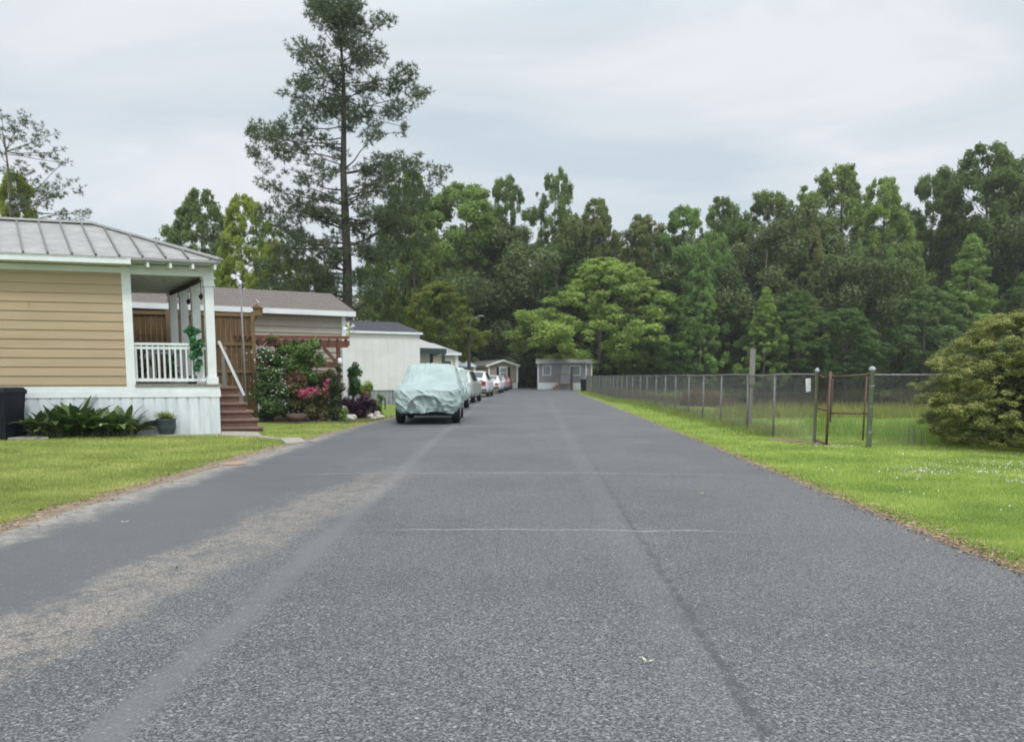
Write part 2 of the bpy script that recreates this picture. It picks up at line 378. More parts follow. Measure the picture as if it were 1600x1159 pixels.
def dirtmat():
    m = mat('dirt_shoulder', (.30, .235, .165), (.13, .10, .07), 9, .95, bump=.5, bscale=60, c3=(.42, .37, .30), detail=8)
    return m
M['dirt'] = dirtmat()
def strip(name, fl, fr, y0, y1, st, m, zf):
    mb = MB(); yy = np.arange(y0, y1, st)
    for y in yy:
        for q in range(4):
            x = fl(y) + (fr(y) - fl(y)) * q / 3; mb.v.append((x, y, zf(q / 3, x, y)))
    for j in range(len(yy) - 1):
        for i in range(3): a = j * 4 + i; mb.f.append((a, a + 1, a + 5, a + 4))
    return struct(name, mb, m)
DR = lambda y: RX(y) + .10 + .10 * abs(wob(y, 2.1)) + .05 * wob(y, 7)
strip('dirt_shoulder', lambda y: RX(y) - .1, lambda y: DR(y), 0, 90, .18, M['dirt'], lambda q, x, y: (.044 if q < .3 else .040 - .012 * q))
DL = lambda y: LX(y) - .12 - (.22 if y < 15 else .1) * (.6 + abs(wob(y, 1.1))) - .07 * wob(y, 6)
strip('dirt_shoulder', lambda y: DL(y), lambda y: LX(y) + .14, 0, 60, .18, M['dirt'], lambda q, x, y: (.044 if q > .6 else .046 + .0 * q))

# pond water
m, t, b = base_mat('pond_water', .03, .5); b.inputs['Base Color'].default_value = (.018, .02, .012, 1)
n = t.nodes.new('ShaderNodeTexNoise'); n.inputs['Scale'].default_value = 1.5; bp = t.nodes.new('ShaderNodeBump'); bp.inputs['Strength'].default_value = .03; bp.inputs['Distance'].default_value = .05
t.links.new(n.outputs[0], bp.inputs['Height']); t.links.new(bp.outputs[0], b.inputs['Normal'])
mb = MB(); mb.add([(8, 27, -.5), (98, 27, -.5), (98, 87, -.5), (8, 87, -.5)], [(0, 1, 2, 3)]); struct('pond_water', mb, m)

# ------------------------------------------------------------------ foliage builders
rs = np.random.RandomState(7)
def rnorm(n, r=rs):
    v = r.normal(size=(n, 3)); return v / np.linalg.norm(v, axis=1)[:, None]
def leaves(c, nrm, size, aspect=.5, r=rs, droop=0):
    """rhombus leaves: centres c (n,3), normals nrm, half length size (n,)"""
    n = len(c); a = np.cross(nrm, rnorm(n, r)); a /= np.linalg.norm(a, axis=1)[:, None] + 1e-9
    if droop: a[:, 2] -= droop; a /= np.linalg.norm(a, axis=1)[:, None]
    b_ = np.cross(nrm, a); b_ /= np.linalg.norm(b_, axis=1)[:, None] + 1e-9
    s = size[:, None]
    o = np.empty((n, 4, 3)); o[:, 0] = c - a * s; o[:, 1] = c + b_ * s * aspect; o[:, 2] = c + a * s; o[:, 3] = c - b_ * s * aspect
    return o.reshape(-1, 3)
def clump_leaves(clumps, per_area, size, flat=.8, r=rs, up=.5, shell=.35, aspect=.5, jit=.4):
    C = []; Nn = []; Sz = []
    for (x, y, z, rad) in clumps:
        n = int(per_area * rad * rad * 4) + 3
        d = rnorm(n, r); rr = rad * r.uniform(shell, 1, n) ** .5 * r.uniform(.75, 1.12, n)
        c = np.array((x, y, z)) + d * rr[:, None] * np.array((1, 1, flat))
        nn = d * .7 + rnorm(n, r) * .7; nn[:, 2] += up; nn /= np.linalg.norm(nn, axis=1)[:, None]
        C.append(c); Nn.append(nn); Sz.append(size * r.uniform(1 - jit, 1 + jit, n))
    return leaves(np.concatenate(C), np.concatenate(Nn), np.concatenate(Sz), aspect, r)
def tuft_leaves(clumps, tufts, needles, tl, r=rs, flat=.7, wid=.035):
    """pine: needle tufts = bursts of thin blades"""
    C = []
    for (x, y, z, rad) in clumps:
        n = max(3, int(tufts * rad * rad))
        d = rnorm(n, r); tcn = np.array((x, y, z)) + d * (rad * r.uniform(.15, 1, n) ** .5)[:, None] * np.array((1, 1, flat))
        for k in range(needles):
            dd = rnorm(n, r); dd[:, 2] += .45; dd /= np.linalg.norm(dd, axis=1)[:, None]
            ln = (tl * r.uniform(.6, 1.2, n))[:, None]; sd_ = np.cross(dd, rnorm(n, r)); sd_ /= np.linalg.norm(sd_, axis=1)[:, None]
            tri = np.empty((n, 3, 3)); tri[:, 0] = tcn - sd_ * wid * tl / .3; tri[:, 1] = tcn + sd_ * wid * tl / .3; tri[:, 2] = tcn + dd * ln
            C.append(tri.reshape(-1, 3))
    return np.concatenate(C)
def limb(mb, p, q, r0, r1, rng, sag=.0, n=4, seg=6):
    p, q = Vector(p), Vector(q); L_ = (q - p).length; pts = []
    for i in range(n + 1):
        t_ = i / n; pt = p.lerp(q, t_); k = math.sin(math.pi * t_)
        pt += V(rng.uniform(-1, 1), rng.uniform(-1, 1), rng.uniform(-.6, .6)) * L_ * .05 * k; pt.z += -sag * L_ * k; pts.append(pt)
    mb.tube(pts, [r0 + (r1 - r0) * i / n for i in range(n + 1)], seg)
def broad_clumps(hh, rad, base, seed, n, rc=(.8, 1.9), shape='round'):
    rng = random.Random(seed); cl = []; lob = [(rng.uniform(0, 6.28), rng.uniform(base, .9), rng.uniform(.15, .4)) for _ in range(7)]
    while len(cl) < n:
        t_ = rng.random(); a = rng.uniform(0, 2 * math.pi)
        if shape == 'round': pr = math.sin(math.pi * min(1, .12 + t_ * .86)) ** .6
        elif shape == 'cone': pr = (1 - t_) ** .75 * min(1, .55 + t_ * 3)
        elif shape == 'column': pr = min(1, .5 + t_ * 2.2) * (1 - t_ ** 3.5) * .95
        else: pr = (t_ * 1.25) ** .7 * (1 - max(0, t_ - .75) * 3) if t_ < 1.05 else .2   # spreading top
        for la, lz, lw in lob: pr *= 1 + lw * math.cos(a - la) * math.exp(-((t_ - lz) / .22) ** 2)
        k = rng.uniform(.25, 1.1) ** .5 * pr * rad * (1 + .13 * noise.noise(Vector((math.cos(a) * 1.5, math.sin(a) * 1.5, t_ * 5 + seed)))); rr = rng.uniform(*rc) * (.65 + .35 * pr)
        cl.append((math.cos(a) * k, math.sin(a) * k, hh * base + t_ * hh * (1 - base) - rr * .5, rr))
    return cl
def tree_parts(root, hh, clumps, trunk_r, barkm, leafm, size, per, seed, flat=.75, kind='leaf', nlimb=26, aspect=.55, top=.93, extra=()):
    rng = random.Random(seed); r = np.random.RandomState(seed); base = wloc(root)
    C = [(base.x + x, base.y + y, base.z + z, q) for x, y, z, q in clumps]
    mb = MB(); pts = []
    for i in range(9):
        t_ = i / 8; pts.append(base + V(rng.uniform(-.12, .12) * t_, rng.uniform(-.12, .12) * t_, hh * top * t_ - .1))
    rr = [trunk_r * (1.25 if i == 0 else 1) * (1 - .88 * (i / 8)) + .02 for i in range(9)]
    mb.tube(pts, rr, 10)
    for (x, y, z, q) in rng.sample(C, min(nlimb, len(C))):
        hd = math.hypot(x - base.x, y - base.y); z0 = z - base.z - hd * rng.uniform(.25, .7) if kind == 'leaf' else z - base.z - hd * rng.uniform(-.15, .5)
        z0 = min(max(hh * .12, z0), hh * top * .95); t_ = z0 / (hh * top); j = min(7, int(t_ * 8)); p = pts[j].lerp(pts[j + 1], t_ * 8 - j)
        limb(mb, p, (x, y, z), max(.02, trunk_r * (.4 if kind == 'leaf' else .2) * (1 - t_) + .02), .012, rng, sag=.03)
    obj('trunk', mb, barkm, root, smooth=True)
    C += [(base.x + x, base.y + y, base.z + z, q) for x, y, z, q in extra]
    if kind == 'leaf': npmesh('crown', clump_leaves(C, per, size, flat, r, aspect=aspect, up=.3, shell=.02), 4, leafm, root)
    else: npmesh('crown', tuft_leaves(C, per, 10, size, r, flat, .022), 3, leafm, root)
def recolor(o, c):
    for ch in o.children: ch.color = c4(c)

# prototypes: height 20, crown radius 6
PROTO = {}
def proto(key, name, shape, base, seed, n, rc, size, per, flat=.75, trunk=.3, bark='barkgrey'):
    root = thing(name, None, 'tree'); tree_parts(root, 20, broad_clumps(20, 5.6, base, seed, n, rc, shape), trunk, M[bark], M['leaf'], size, per, seed, flat)
    PROTO[key] = [root, False]
proto('oak', 'broadleaf_tree', 'round', .08, 11, 400, (.45, 1.15), .15, 75)
proto('oak2', 'broadleaf_tree', 'spread', .12, 12, 360, (.45, 1.1), .15, 75)
proto('col', 'broadleaf_tree', 'column', .05, 13, 380, (.45, 1.05), .15, 75)
proto('cone', 'sweetgum_tree', 'cone', .04, 14, 340, (.4, .95), .145, 80)
proto('round', 'broadleaf_tree', 'round', .14, 15, 460, (.4, 1.0), .15, 80, .8)
proto('open', 'broadleaf_tree', 'spread', .25, 16, 210, (.4, 1.1), .15, 75)
proto('high', 'broadleaf_tree', 'round', .3, 17, 330, (.4, 1.0), .15, 80)
def place_tree(key, px, topy, hw, Y, col, label, rot=None, ground=0, group=None, name=None):
    root, used = PROTO[key]
    o = root if not used else copy_tree(root); PROTO[key][1] = True
    top = P(px, topy, Y); hh = top.z - ground; rad = hw / FPX * Y
    o.location = (top.x, Y, ground); o.rotation_euler.z = rot if rot is not None else (px * 7.13) % 6.28
    o.scale = (rad / 6, rad / 6 * .95, hh / 20.3)
    if name: o.name = name
    recolor(o, col); tag(o, label, 'tree', group); return o
GRP = 'trees standing along the edge of the wood'
DK = (.72, .82, .74); MD = (.95, 1.0, .85); LT = (1.3, 1.42, 1.15); LT2 = (1.15, 1.4, 1.25); OL = (.98, .88, .62); BR = (.9, .8, .85); YG = (1.9, 1.45, .9)
T = [
 ('round', 728, 284, 98, 97, (1.0, 1.12, .9), 'big mid green tree standing just right of the tall pine'),
 ('oak2', 790, 268, 42, 96, DK, 'tall narrow dark treetop, left one of the pair above the far grey home'),
 ('open', 868, 258, 48, 97, DK, 'tall dark treetop, right one of the pair above the far grey home'),
 ('oak', 785, 345, 55, 100, (.7, .85, .72), 'dark green tree directly behind the far tan mobile home'),
 ('oak', 935, 305, 45, 96, (.8, .8, .7), 'thin topped tree between the tall dark pair and the dip in the treeline'),
 ('round', 937, 402, 104, 88, (1.5, 1.55, 1.2), 'light green spreading round tree overhanging the far grey mobile home'),
 ('oak', 1003, 332, 62, 95, BR, 'brownish green tree rising behind the right side of the light round tree'),
 ('oak2', 1068, 318, 56, 92, (.9, 1.1, 1.0), 'ragged blue green tree right of the light round tree'),
 ('cone', 1098, 370, 50, 86, LT2, 'paler narrow tree above the middle of the chain link fence'),
 ('oak', 1128, 303, 52, 103, DK, 'dark rounded treetop above the paler narrow tree'),
 ('oak2', 1205, 292, 62, 104, (.75, .8, .62), 'ragged topped tree left of the highest rounded treetop'),
 ('oak', 1318, 252, 82, 106, (.85, .9, .75), 'highest rounded broad treetop in the middle of the right hand wood'),
 ('oak', 1385, 272, 58, 100, (1.1, 1.2, .9), 'lighter green tree leaning on the right flank of the highest rounded treetop'),
 ('oak2', 1462, 262, 52, 106, DK, 'dark tree right of the notch in the treeline'),
 ('oak', 1548, 218, 88, 98, (.62, .7, .6), 'very tall dark tree near the right edge of the photo'),
 ('oak2', 1650, 214, 90, 100, (.66, .72, .6), 'tall dark tree cut by the right edge of the photo'),
 ('cone', 1198, 446, 54, 82, LT, 'small light green tree directly behind the tall wooden post'),
 ('cone', 1343, 368, 30, 92, LT2, 'slim pointed light green tree, left of two below the highest rounded treetop'),
 ('cone', 1392, 382, 40, 93, (1.2, 1.4, 1.1), 'slim pointed green tree, right of two below the highest rounded treetop'),
 ('cone', 1520, 362, 84, 88, (1.35, 1.5, 1.2), 'pale green broad cone tree standing above the big azalea bush'),
 ('col', 1272, 345, 52, 90, BR, 'brownish dull tree between the small light tree and the two slim pointed ones'),
 ('round', 1448, 445, 60, 86, (.72, .85, .85), 'grey green low tree left of the pale broad cone tree'),
 ('col', 1610, 415, 70, 86, (.7, .85, .7), 'dark green low tree directly above the azalea bush at the right edge'),
 ('oak', 1250, 452, 58, 84, (.6, .75, .62), 'dark low tree right behind the small light green tree'),
 ('round', 1325, 480, 62, 83, (.6, .78, .66), 'dark low tree over the rusty gate'),
 ('col', 1142, 425, 44, 90, (.62, .78, .68), 'dark tree between the paler narrow tree and the small light green tree'),
 ('round', 1040, 455, 60, 86, (.75, .95, .75), 'mid green low tree touching the right side of the light round tree'),
 ('oak2', 868, 380, 50, 92, (.5, .62, .52), 'very dark tree in the gap left of the light round tree'),
 ('high', 690, 438, 62, 62, OL, 'olive yellow tree behind the white mobile home roofs'),
 ('oak', 645, 262, 62, 68, (.72, .78, .66), 'dull green tree behind the right side of the tall pine'),
 ('oak2', 480, 398, 48, 62, (.7, .75, .62), 'dark green tree low behind the left side of the tall pine'),
 ('oak', 312, 290, 66, 66, (.8, .85, .95), 'grey green tree behind the porch roof, left of the yellow green one'),
 ('high', 374, 300, 56, 54, (1.5, 1.45, 1.0), 'bright yellow green tree behind the porch corner'),
 ('high', 432, 372, 56, 50, (1.45, 1.35, .95), 'yellow green bushy tree above the metal light pole'),
 ('oak2', 25, 262, 46, 44, (1.3, 1.2, .75), 'small green tree at the left edge below the sparse pine'),
]
for k, px, ty, hw, Y, c, lb in T: place_tree(k, px, ty, hw, Y, c, lb, group=GRP if px > 640 else None)

# tall pine, crown laid out limb by limb
def pine(px, Y, topy, clumps_px, label, seed, trunk_r, per, tl, lean=0, trunkm='bark', leafm='pine', basepx=None):
    top = P(px, topy, Y); bx = P(basepx or px, 560, Y).x
    root = thing('pine_tree', label, 'tree', (bx, Y, 0)); rng = random.Random(seed); cl = []; sub = []
    for (cx, cy_, cr_) in clumps_px:
        for rep in range(2):
            p = P(cx + rng.uniform(-.3, .3) * cr_, cy_ + rng.uniform(-.25, .25) * cr_, Y); rr = cr_ / FPX * Y * rng.uniform(.7, 1.0)
            off = abs(p.x - top.x); dy = rng.uniform(-1, 1) * (1.0 + off * .7)
            q = P(cx, cy_, Y + dy); X_, Z_ = q.x - bx + rng.uniform(-.5, .5), q.z + rng.uniform(-.3, .3); cl.append((X_, dy, Z_, rr)); tx = top.x - bx
            for f_ in (rng.uniform(.3, .6), rng.uniform(.6, .85), rng.uniform(.75, .95)):
                sub.append((tx + (X_ - tx) * f_ + rng.uniform(-.5, .5), dy * f_ + rng.uniform(-.5, .5), Z_ - off * (1 - f_) * .12 + rng.uniform(-.55, .45), rr * rng.uniform(.45, .8)))
    tree_parts(root, top.z, cl, trunk_r, M[trunkm], M[leafm], tl, per, seed, .7, 'pine', nlimb=int(len(cl) * .45), extra=sub); return root
BIG = [(510, 12, 26), (545, 12, 26), (495, 30, 20), (530, 35, 28), (596, 40, 20), (562, 38, 20), (474, 72, 24), (592, 85, 26), (530, 72, 22), (455, 128, 18), (452, 150, 12),
 (500, 105, 24), (628, 118, 26), (662, 140, 16), (560, 96, 22), (516, 166, 28), (480, 172, 26), (618, 178, 22), (642, 202, 12), (412, 205, 24), (446, 198, 26), (388, 214, 14),
 (430, 235, 22), (470, 225, 16), (560, 180, 24), (592, 205, 18), (612, 250, 28), (650, 262, 24), (684, 272, 20), (660, 300, 18), (580, 262, 18), (440, 300, 20), (408, 285, 9), (412, 330, 20),
 (430, 352, 24), (476, 290, 18), (502, 305, 12), (560, 300, 14), (610, 400, 26), (648, 380, 24), (560, 440, 22), (500, 440, 24), (455, 440, 22), (400, 370, 14), (535, 350, 20), (600, 440, 22), (400, 415, 18), (420, 440, 22), (480, 415, 24), (520, 408, 18), (500, 335, 18), (470, 325, 18), (575, 355, 18), (510, 230, 14), (500, 460, 22), (450, 470, 20), (470, 372, 28), (504, 384, 20), (590, 340, 26), (622, 356, 26), (520, 275, 14), (540, 20, 30), (640, 320, 24), (575, 390, 24), (440, 400, 24),
 (480, 130, 16), (538, 130, 16), (585, 130, 16), (640, 150, 18), (600, 290, 22), (625, 310, 24), (455, 330, 22), (395, 240, 16), (415, 262, 14), (490, 340, 16), (668, 250, 14)]
pine(538, 45, 4, BIG, 'very tall dark pine tree towering over the mobile homes', 21, .36, 75, .27, basepx=545)
SP = [(30, 188, 10), (45, 198, 9), (60, 206, 10), (76, 214, 9), (50, 222, 8), (20, 215, 8), (85, 236, 7), (95, 250, 7), (108, 262, 8), (70, 250, 6), (100, 285, 8), (112, 275, 7), (88, 296, 9), (112, 305, 10), (125, 300, 8),
 (62, 305, 10), (75, 312, 8), (125, 332, 9), (105, 330, 10), (86, 330, 9), (5, 200, 8), (-10, 215, 10), (5, 240, 6), (15, 280, 10), (0, 262, 8), (45, 265, 5), (60, 280, 5), (-5, 190, 8), (130, 338, 9), (35, 310, 10)]
pine(30, 42, 180, SP, 'sparse half bare pine tree at the left edge behind the tan house', 22, .13, 80, .2, trunkm='barkgrey')

# deep wood behind, one mass
rng = random.Random(5); cl = []; trk = MB()
prof = [(560, 420), (640, 400), (700, 330), (800, 300), (900, 320), (960, 355), (1050, 345), (1150, 330), (1250, 300), (1350, 290), (1440, 340), (1500, 275), (1600, 245), (1800, 240), (2100, 250)]
def topat(px): return float(np.interp(px, [a for a, b in prof], [b for a, b in prof]))
for i in range(125):
    Y = rng.uniform(98, 125) if i % 3 else rng.uniform(92, 99); px = rng.uniform(540, 2050); ty = topat(px) + rng.uniform(8, 90); top = P(px, ty, Y)
    hh = top.z; rad = rng.uniform(4.2, 7)
    for (x, y, z, r_) in broad_clumps(hh, rad, .06, i + 100, 22, (1.3, 2.5), rng.choice(['round', 'spread'])): cl.append((top.x + x, Y + y, z, r_))
    trk.tube([(top.x, Y, -.2), (top.x + .3, Y, hh * .8)], [.28, .1], 6)
M['wood'] = leafmat('wood_leaves', (.16, .21, .065), (.08, .115, .042), None, .15, .4)
tag(npmesh('background_wood', clump_leaves(cl, 44, .175, .8, np.random.RandomState(3), aspect=.6), 4, M['wood']), 'deep dark green wood filling in behind the nearer trees', 'wood', kind='stuff')
tag(obj('background_trunks', trk, M['barkgrey']), 'bare trunks deep inside the dark wood', 'tree trunks', kind='stuff')
# understorey scrub along the foot of the wood
cl = []
for i in range(330):
    px = rng.uniform(560, 1750); Y = rng.uniform(88, 97); p = P(px, 588, Y); r_ = rng.uniform(1.0, 2.4)
    if 700 < px < 1030 and Y < 95: continue
    if 806 < px < 848: Y = rng.uniform(101, 106); p = P(px, 588, Y); r_ += .6
    cl.append((p.x, Y, r_ * rng.uniform(.1, 1.3), r_))
for i in range(40): p = P(rng.uniform(808, 846), 588, rng.uniform(104, 110)); cl.append((p.x, p.y, rng.uniform(.5, 6), 1.6))
tag(npmesh('undergrowth', clump_leaves(cl, 45, .2, .9, np.random.RandomState(4), aspect=.6), 4, M['wood']), 'dark tangled scrub along the foot of the wood', 'undergrowth', kind='stuff')

# ------------------------------------------------------------------ house building blocks
class Frame:
    def __init__(s, O, ang_u, ang_w):   # ang_u: right-hand direction of the wall, degrees off forward; ang_w: depth dir, degrees left of forward
        s.O = Vector((O[0], O[1], 0)); s.a = -V(math.sin(R(ang_u)), math.cos(R(ang_u)), 0); s.w = V(-math.sin(R(ang_w)), math.cos(R(ang_w)), 0)
    def __call__(s, a, b, z): return s.O + s.a * a + s.w * b + V(0, 0, z)
def laps(mb, F, a0, a1, b, z0, z1, ex, lip=.022):
    z = z0
    while z < z1 - .01:
        zt = min(z + ex, z1)
        mb.add([F(a0, b - lip, z), F(a1, b - lip, z), F(a1, b - .001, zt), F(a0, b - .001, zt), F(a0, b, z), F(a1, b, z)], [(1, 0, 3, 2), (0, 1, 5, 4)])
        z = zt
def lapsA(mb, F, b0, b1, a, z0, z1, ex, lip=.014):
    z = z0
    while z < z1 - .01:
        zt = min(z + ex, z1)
        mb.add([F(a - lip, b0, z), F(a - lip, b1, z), F(a - .001, b1, zt), F(a - .001, b0, zt), F(a, b0, z), F(a, b1, z)], [(0, 1, 2, 3), (1, 0, 4, 5)])
        z = zt
def ribs(mb, F, a0, a1, b, z0, z1, sp_=.23, d=.018):
    a = a0
    while a < a1:
        mb.fb(F, a, min(a + sp_ * .82, a1), b - d, b, z0, z1); a += sp_

# ---------------- tan house with the porch
O1 = G(345, 680); F = Frame(O1, 74, 34); hs = thing('porch_house', 'tan lap sided house with grey metal hip roof and white corner porch', 'house', (O1.x, O1.y, 0))
LEN, DEP, PW = 13.0, 4.5, 1.82
zd = zat(602, O1.y); ze = zat(411, O1.y) ; zc = ze - .12
zbeam = zat(433, O1.y)
mb = MB(); ribs(mb, F, .0, LEN, 0, -.1, zd - .27, .24); mb.fb(F, 0, LEN, .001, .06, -.1, zd - .27); mb.fb(F, 0, .06, .06, DEP, -.1, zd - .27); obj('skirting', mb, M['skirt'], hs)
mb = MB(); mb.fb(F, -.03, LEN, -.035, .05, zd - .27, zd - .13); mb.fb(F, -.02, LEN, -.022, .05, zd - .13, zd - .02); mb.fb(F, -.02, .05, .05, DEP, zd - .27, zd - .02); obj('skirt_trim', mb, M['white'], hs)
mb = MB(); mb.fb(F, -.06, PW, -.05, DEP, zd - .018, zd + .03); obj('porch_deck', mb, M['greywood'], hs)
mb = MB(); laps(mb, F, PW + .16, LEN, 0, zd + .02, ze - .17, .205); mb.fb(F, PW + .05, LEN, .003, .1, zd - .02, ze - .05); mb.fb(F, PW + .003, PW + .1, .1, DEP, zd, ze - .02)
lapsA(mb, F, .1, DEP, PW, zd + .03, zbeam, .205); mb.fb(F, PW, LEN, DEP - .1, DEP, zd, ze - .05); mb.fb(F, LEN - .1, LEN, .1, DEP - .1, zd, ze - .05); obj('wall', mb, M['tan'], hs)
rj = random.Random(6)
for i in (1, 4, 8):
    a = PW + .5 + rj.uniform(0, 3.2); z = zd + .02 + i * .205; mb = MB(); mb.fb(F, a, a + .007, -.0215, -.006, z + .02, z + .19); obj('board_joint', mb, mat('dark_tan_joint', (.22, .16, .1), None, 3), hs)  # butt joint strips in a tan darker than the boards
mb = MB(); mb.fb(F, PW - .02, PW + .17, -.03, .1, zd - .12, ze - .16); obj('corner_board', mb, M['white'], hs)
mb = MB(); mb.fb(F, PW - .1, LEN, -.028, .05, ze - .3, ze - .17); obj('frieze_board', mb, M['white'], hs)
mb = MB(); mb.fb(F, PW + .02, LEN, -.47, -.43, ze - .15, ze - .02); mb.fb(F, PW, LEN, -.428, .0, ze - .148, ze - .13); obj('fascia', mb, M['white'], hs)
# porch beams and ceiling
mb = MB(); mb.fb(F, .02, PW - .03, -.0, .14, zbeam + .005, ze - .1); mb.fb(F, .02, .16, .14, DEP, zbeam + .005, ze - .1); mb.fb(F, .16, PW, DEP - .14, DEP, zbeam + .005, ze - .1); obj('porch_beam', mb, M['white'], hs)
mb = MB(); mb.fb(F, .16, PW, .14, DEP - .14, zbeam + .06, zbeam + .08); mb.fb(F, -.01, PW, -.42, -.0, ze - .085, ze - .07); obj('porch_ceiling', mb, M['whiteold'], hs)
for i in range(4):
    a = .05 + i * .47; mb = MB(); mb.fb(F, a, a + .05, -.43, -.001, ze - .2, ze - .087); obj('rafter_tail', mb, M['white'], hs)
# hip roof
rise = .41; ov = .47; half = (DEP + 2 * ov) / 2; zr = ze + half * rise
fo = .04; xa = half - .47; e0 = (-fo, -ov, ze); e1 = (LEN, -ov, ze); ap = (xa, -ov + half, zr); ar = (LEN, -ov + half, zr); e2 = (-fo, DEP + ov, ze); e3 = (LEN, DEP + ov, ze)
mb = MB(); mb.fan(F, [e0, e1, ar, ap]); mb.fan(F, [e2, e0, ap]); mb.fan(F, [e3, e2, ap, ar])
mb.fb(F, -fo, LEN, -ov, -ov + .03, ze - .06, ze - .001); mb.fb(F, -fo, -fo + .03, -ov + .031, DEP + ov, ze - .06, ze - .001); rf = obj('roof', mb, M['metalroof'], hs)
mb = MB(); a = -fo + .22
while a < LEN:
    bb = min(half, (a + fo) * half / (xa + fo)); p = F(a, -ov - .01, ze + .02); q = F(a, -ov + bb, ze + bb * rise + .02); mb.bar(p, q, .035, .05); a += .47
b_ = .3
while b_ < DEP + ov:
    bb = min(b_ + ov, DEP + ov - b_); mb.bar(F(-fo - .01, b_, ze + .02), F(-fo + bb * (xa + fo) / half, b_, ze + bb * rise + .02), .035, .05); b_ += .47
obj('roof_seam', mb, M['seam'], rf)
mb = MB(); mb.bar(F(*ap) + V(0, 0, .03), F(*ar) + V(0, 0, .03), .2, .05); mb.bar(F(*e0) + V(0, 0, .03), F(*ap) + V(0, 0, .035), .16, .05); mb.bar(F(*e2) + V(0, 0, .03), F(*ap) + V(0, 0, .035), .16, .05); obj('ridge_cap', mb, M['ridge'], rf)
# columns
for i in range(5):
    a0, b0 = (.03, .0 + i * (DEP - .26) / 3) if i < 4 else (PW - .25, DEP - .26)
    mb = MB(); w_ = .095; c_ = (a0 + .1, b0 + .1)
    if i == 4: c_ = (PW - .14, DEP - .14)
    def sq(r_, z0, z1): mb.fb(F, c_[0] - r_, c_[0] + r_, c_[1] - r_, c_[1] + r_, z0, z1)
    sq(.125, zd + .031, zd + .2); sq(w_, zd + .2, zbeam - .2); sq(.125, zbeam - .22, zbeam - .17); sq(.115, zbeam - .17, zbeam - .05); sq(.14, zbeam - .05, zbeam + .003)
    obj('porch_column', mb, M['white'], hs)
# railings
def railing(p0, p1, n, name='railing'):
    mb = MB(); p0, p1 = Vector(p0), Vector(p1); mb.bar(p0 + V(0, 0, .93), p1 + V(0, 0, .93), .07, .055); mb.bar(p0 + V(0, 0, .84), p1 + V(0, 0, .84), .035, .06); mb.bar(p0 + V(0, 0, .1), p1 + V(0, 0, .1), .035, .07)
    for i in range(n):
        q = p0.lerp(p1, (i + .5) / n); mb.bar(q + V(0, 0, .06), q + V(0, 0, .9), .036, .036)
    return obj(name, mb, M['white'], hs)
railing(F(.24, .1, zd + .03), F(PW - .01, .1, zd + .03), 13)
railing(F(.24, DEP - .14, zd + .03), F(PW - .25, DEP - .14, zd + .03), 11)
railing(F(.12, 2.6, zd + .03), F(.12, DEP - .3, zd + .03), 12)
mb = MB(); mb.fb(F, PW - .035, PW - .012, 2.0, 2.95, zd + .03, zd + 2.08); dr = obj('front_door', mb, M['white'], hs)
mb = MB(); mb.ell(F(PW - .07, 2.1, zd + 1.0), (.03, .03, .03)); obj('door_knob', mb, M['chrome'], dr, True)
# rolled blind under the front beam
mb = MB(); mb.tube([F(.24, .35, zbeam - .03), F(.24, 2.0, zbeam - .05), F(.24, DEP - .5, zbeam - .03)], .055, 10)
tag(obj('rolled_blind', mb, mat('dark_bamboo', (.055, .035, .03), None, 9), loc=tuple(F(.24, .35, zbeam - .03)), smooth=True), 'dark rolled bamboo blind hanging under the porch front beam', 'blind')
# steps
st = thing('porch_steps', 'brown painted wooden steps with white handrail beside the porch', 'steps', tuple(F(0, 1.3, 0)))
F_B0 = .9
def onF(F, px, b, z=0):
    d = ray(px, 600); k = d.x / d.y; q = F(0, b, 0); a = (k * q.y - q.x) / (F.a.x - k * F.a.y); return a
ns = 6; run = 1.12 / ns; hz_ = (zd) / (ns + .0)
edges = [onF(F, px_, F_B0) for px_ in (368, 372, 381, 389, 395, 402)]; prev_ = 0
for i in range(ns):
    z1 = zd - hz_ * (i + 0) - .03; mb = MB(); a1 = edges[i]
    mb.fb(F, a1 - .02, -.07 - i * .004, F_B0 - .05 - i * .075, F_B0 + 1.13 + i * .01, z1 - .055, z1); obj('tread', mb, M['treadbrown'], st)
    mb = MB(); mb.fb(F, a1, -.072 - i * .004, F_B0 - i * .075, F_B0 + 1.1 + i * .01, -.02 - i * .004, z1 - .057); obj('riser', mb, M['brown'], st); prev_ = a1
BR_ = 1.85; ra0, ra1 = onF(F, 351, BR_), onF(F, 376, BR_); zt0 = zat(541, F(ra0, BR_, 0).y); zt1 = zat(612, F(ra1, BR_, 0).y)
for k, (a, zb, zt) in enumerate(((ra0, .7, zt0), (ra1, .15, zt1))):
    mb = MB(); mb.bar(F(a, BR_, zb), F(a, BR_, zt), .09); obj('rail_post', mb, M['greywood'], st)
mb = MB(); mb.bar(F(ra0 + .1, BR_, zt0 + .13), F(ra1 - .08, BR_, zt1 - .1), .14, .06); obj('handrail', mb, M['white'], st)

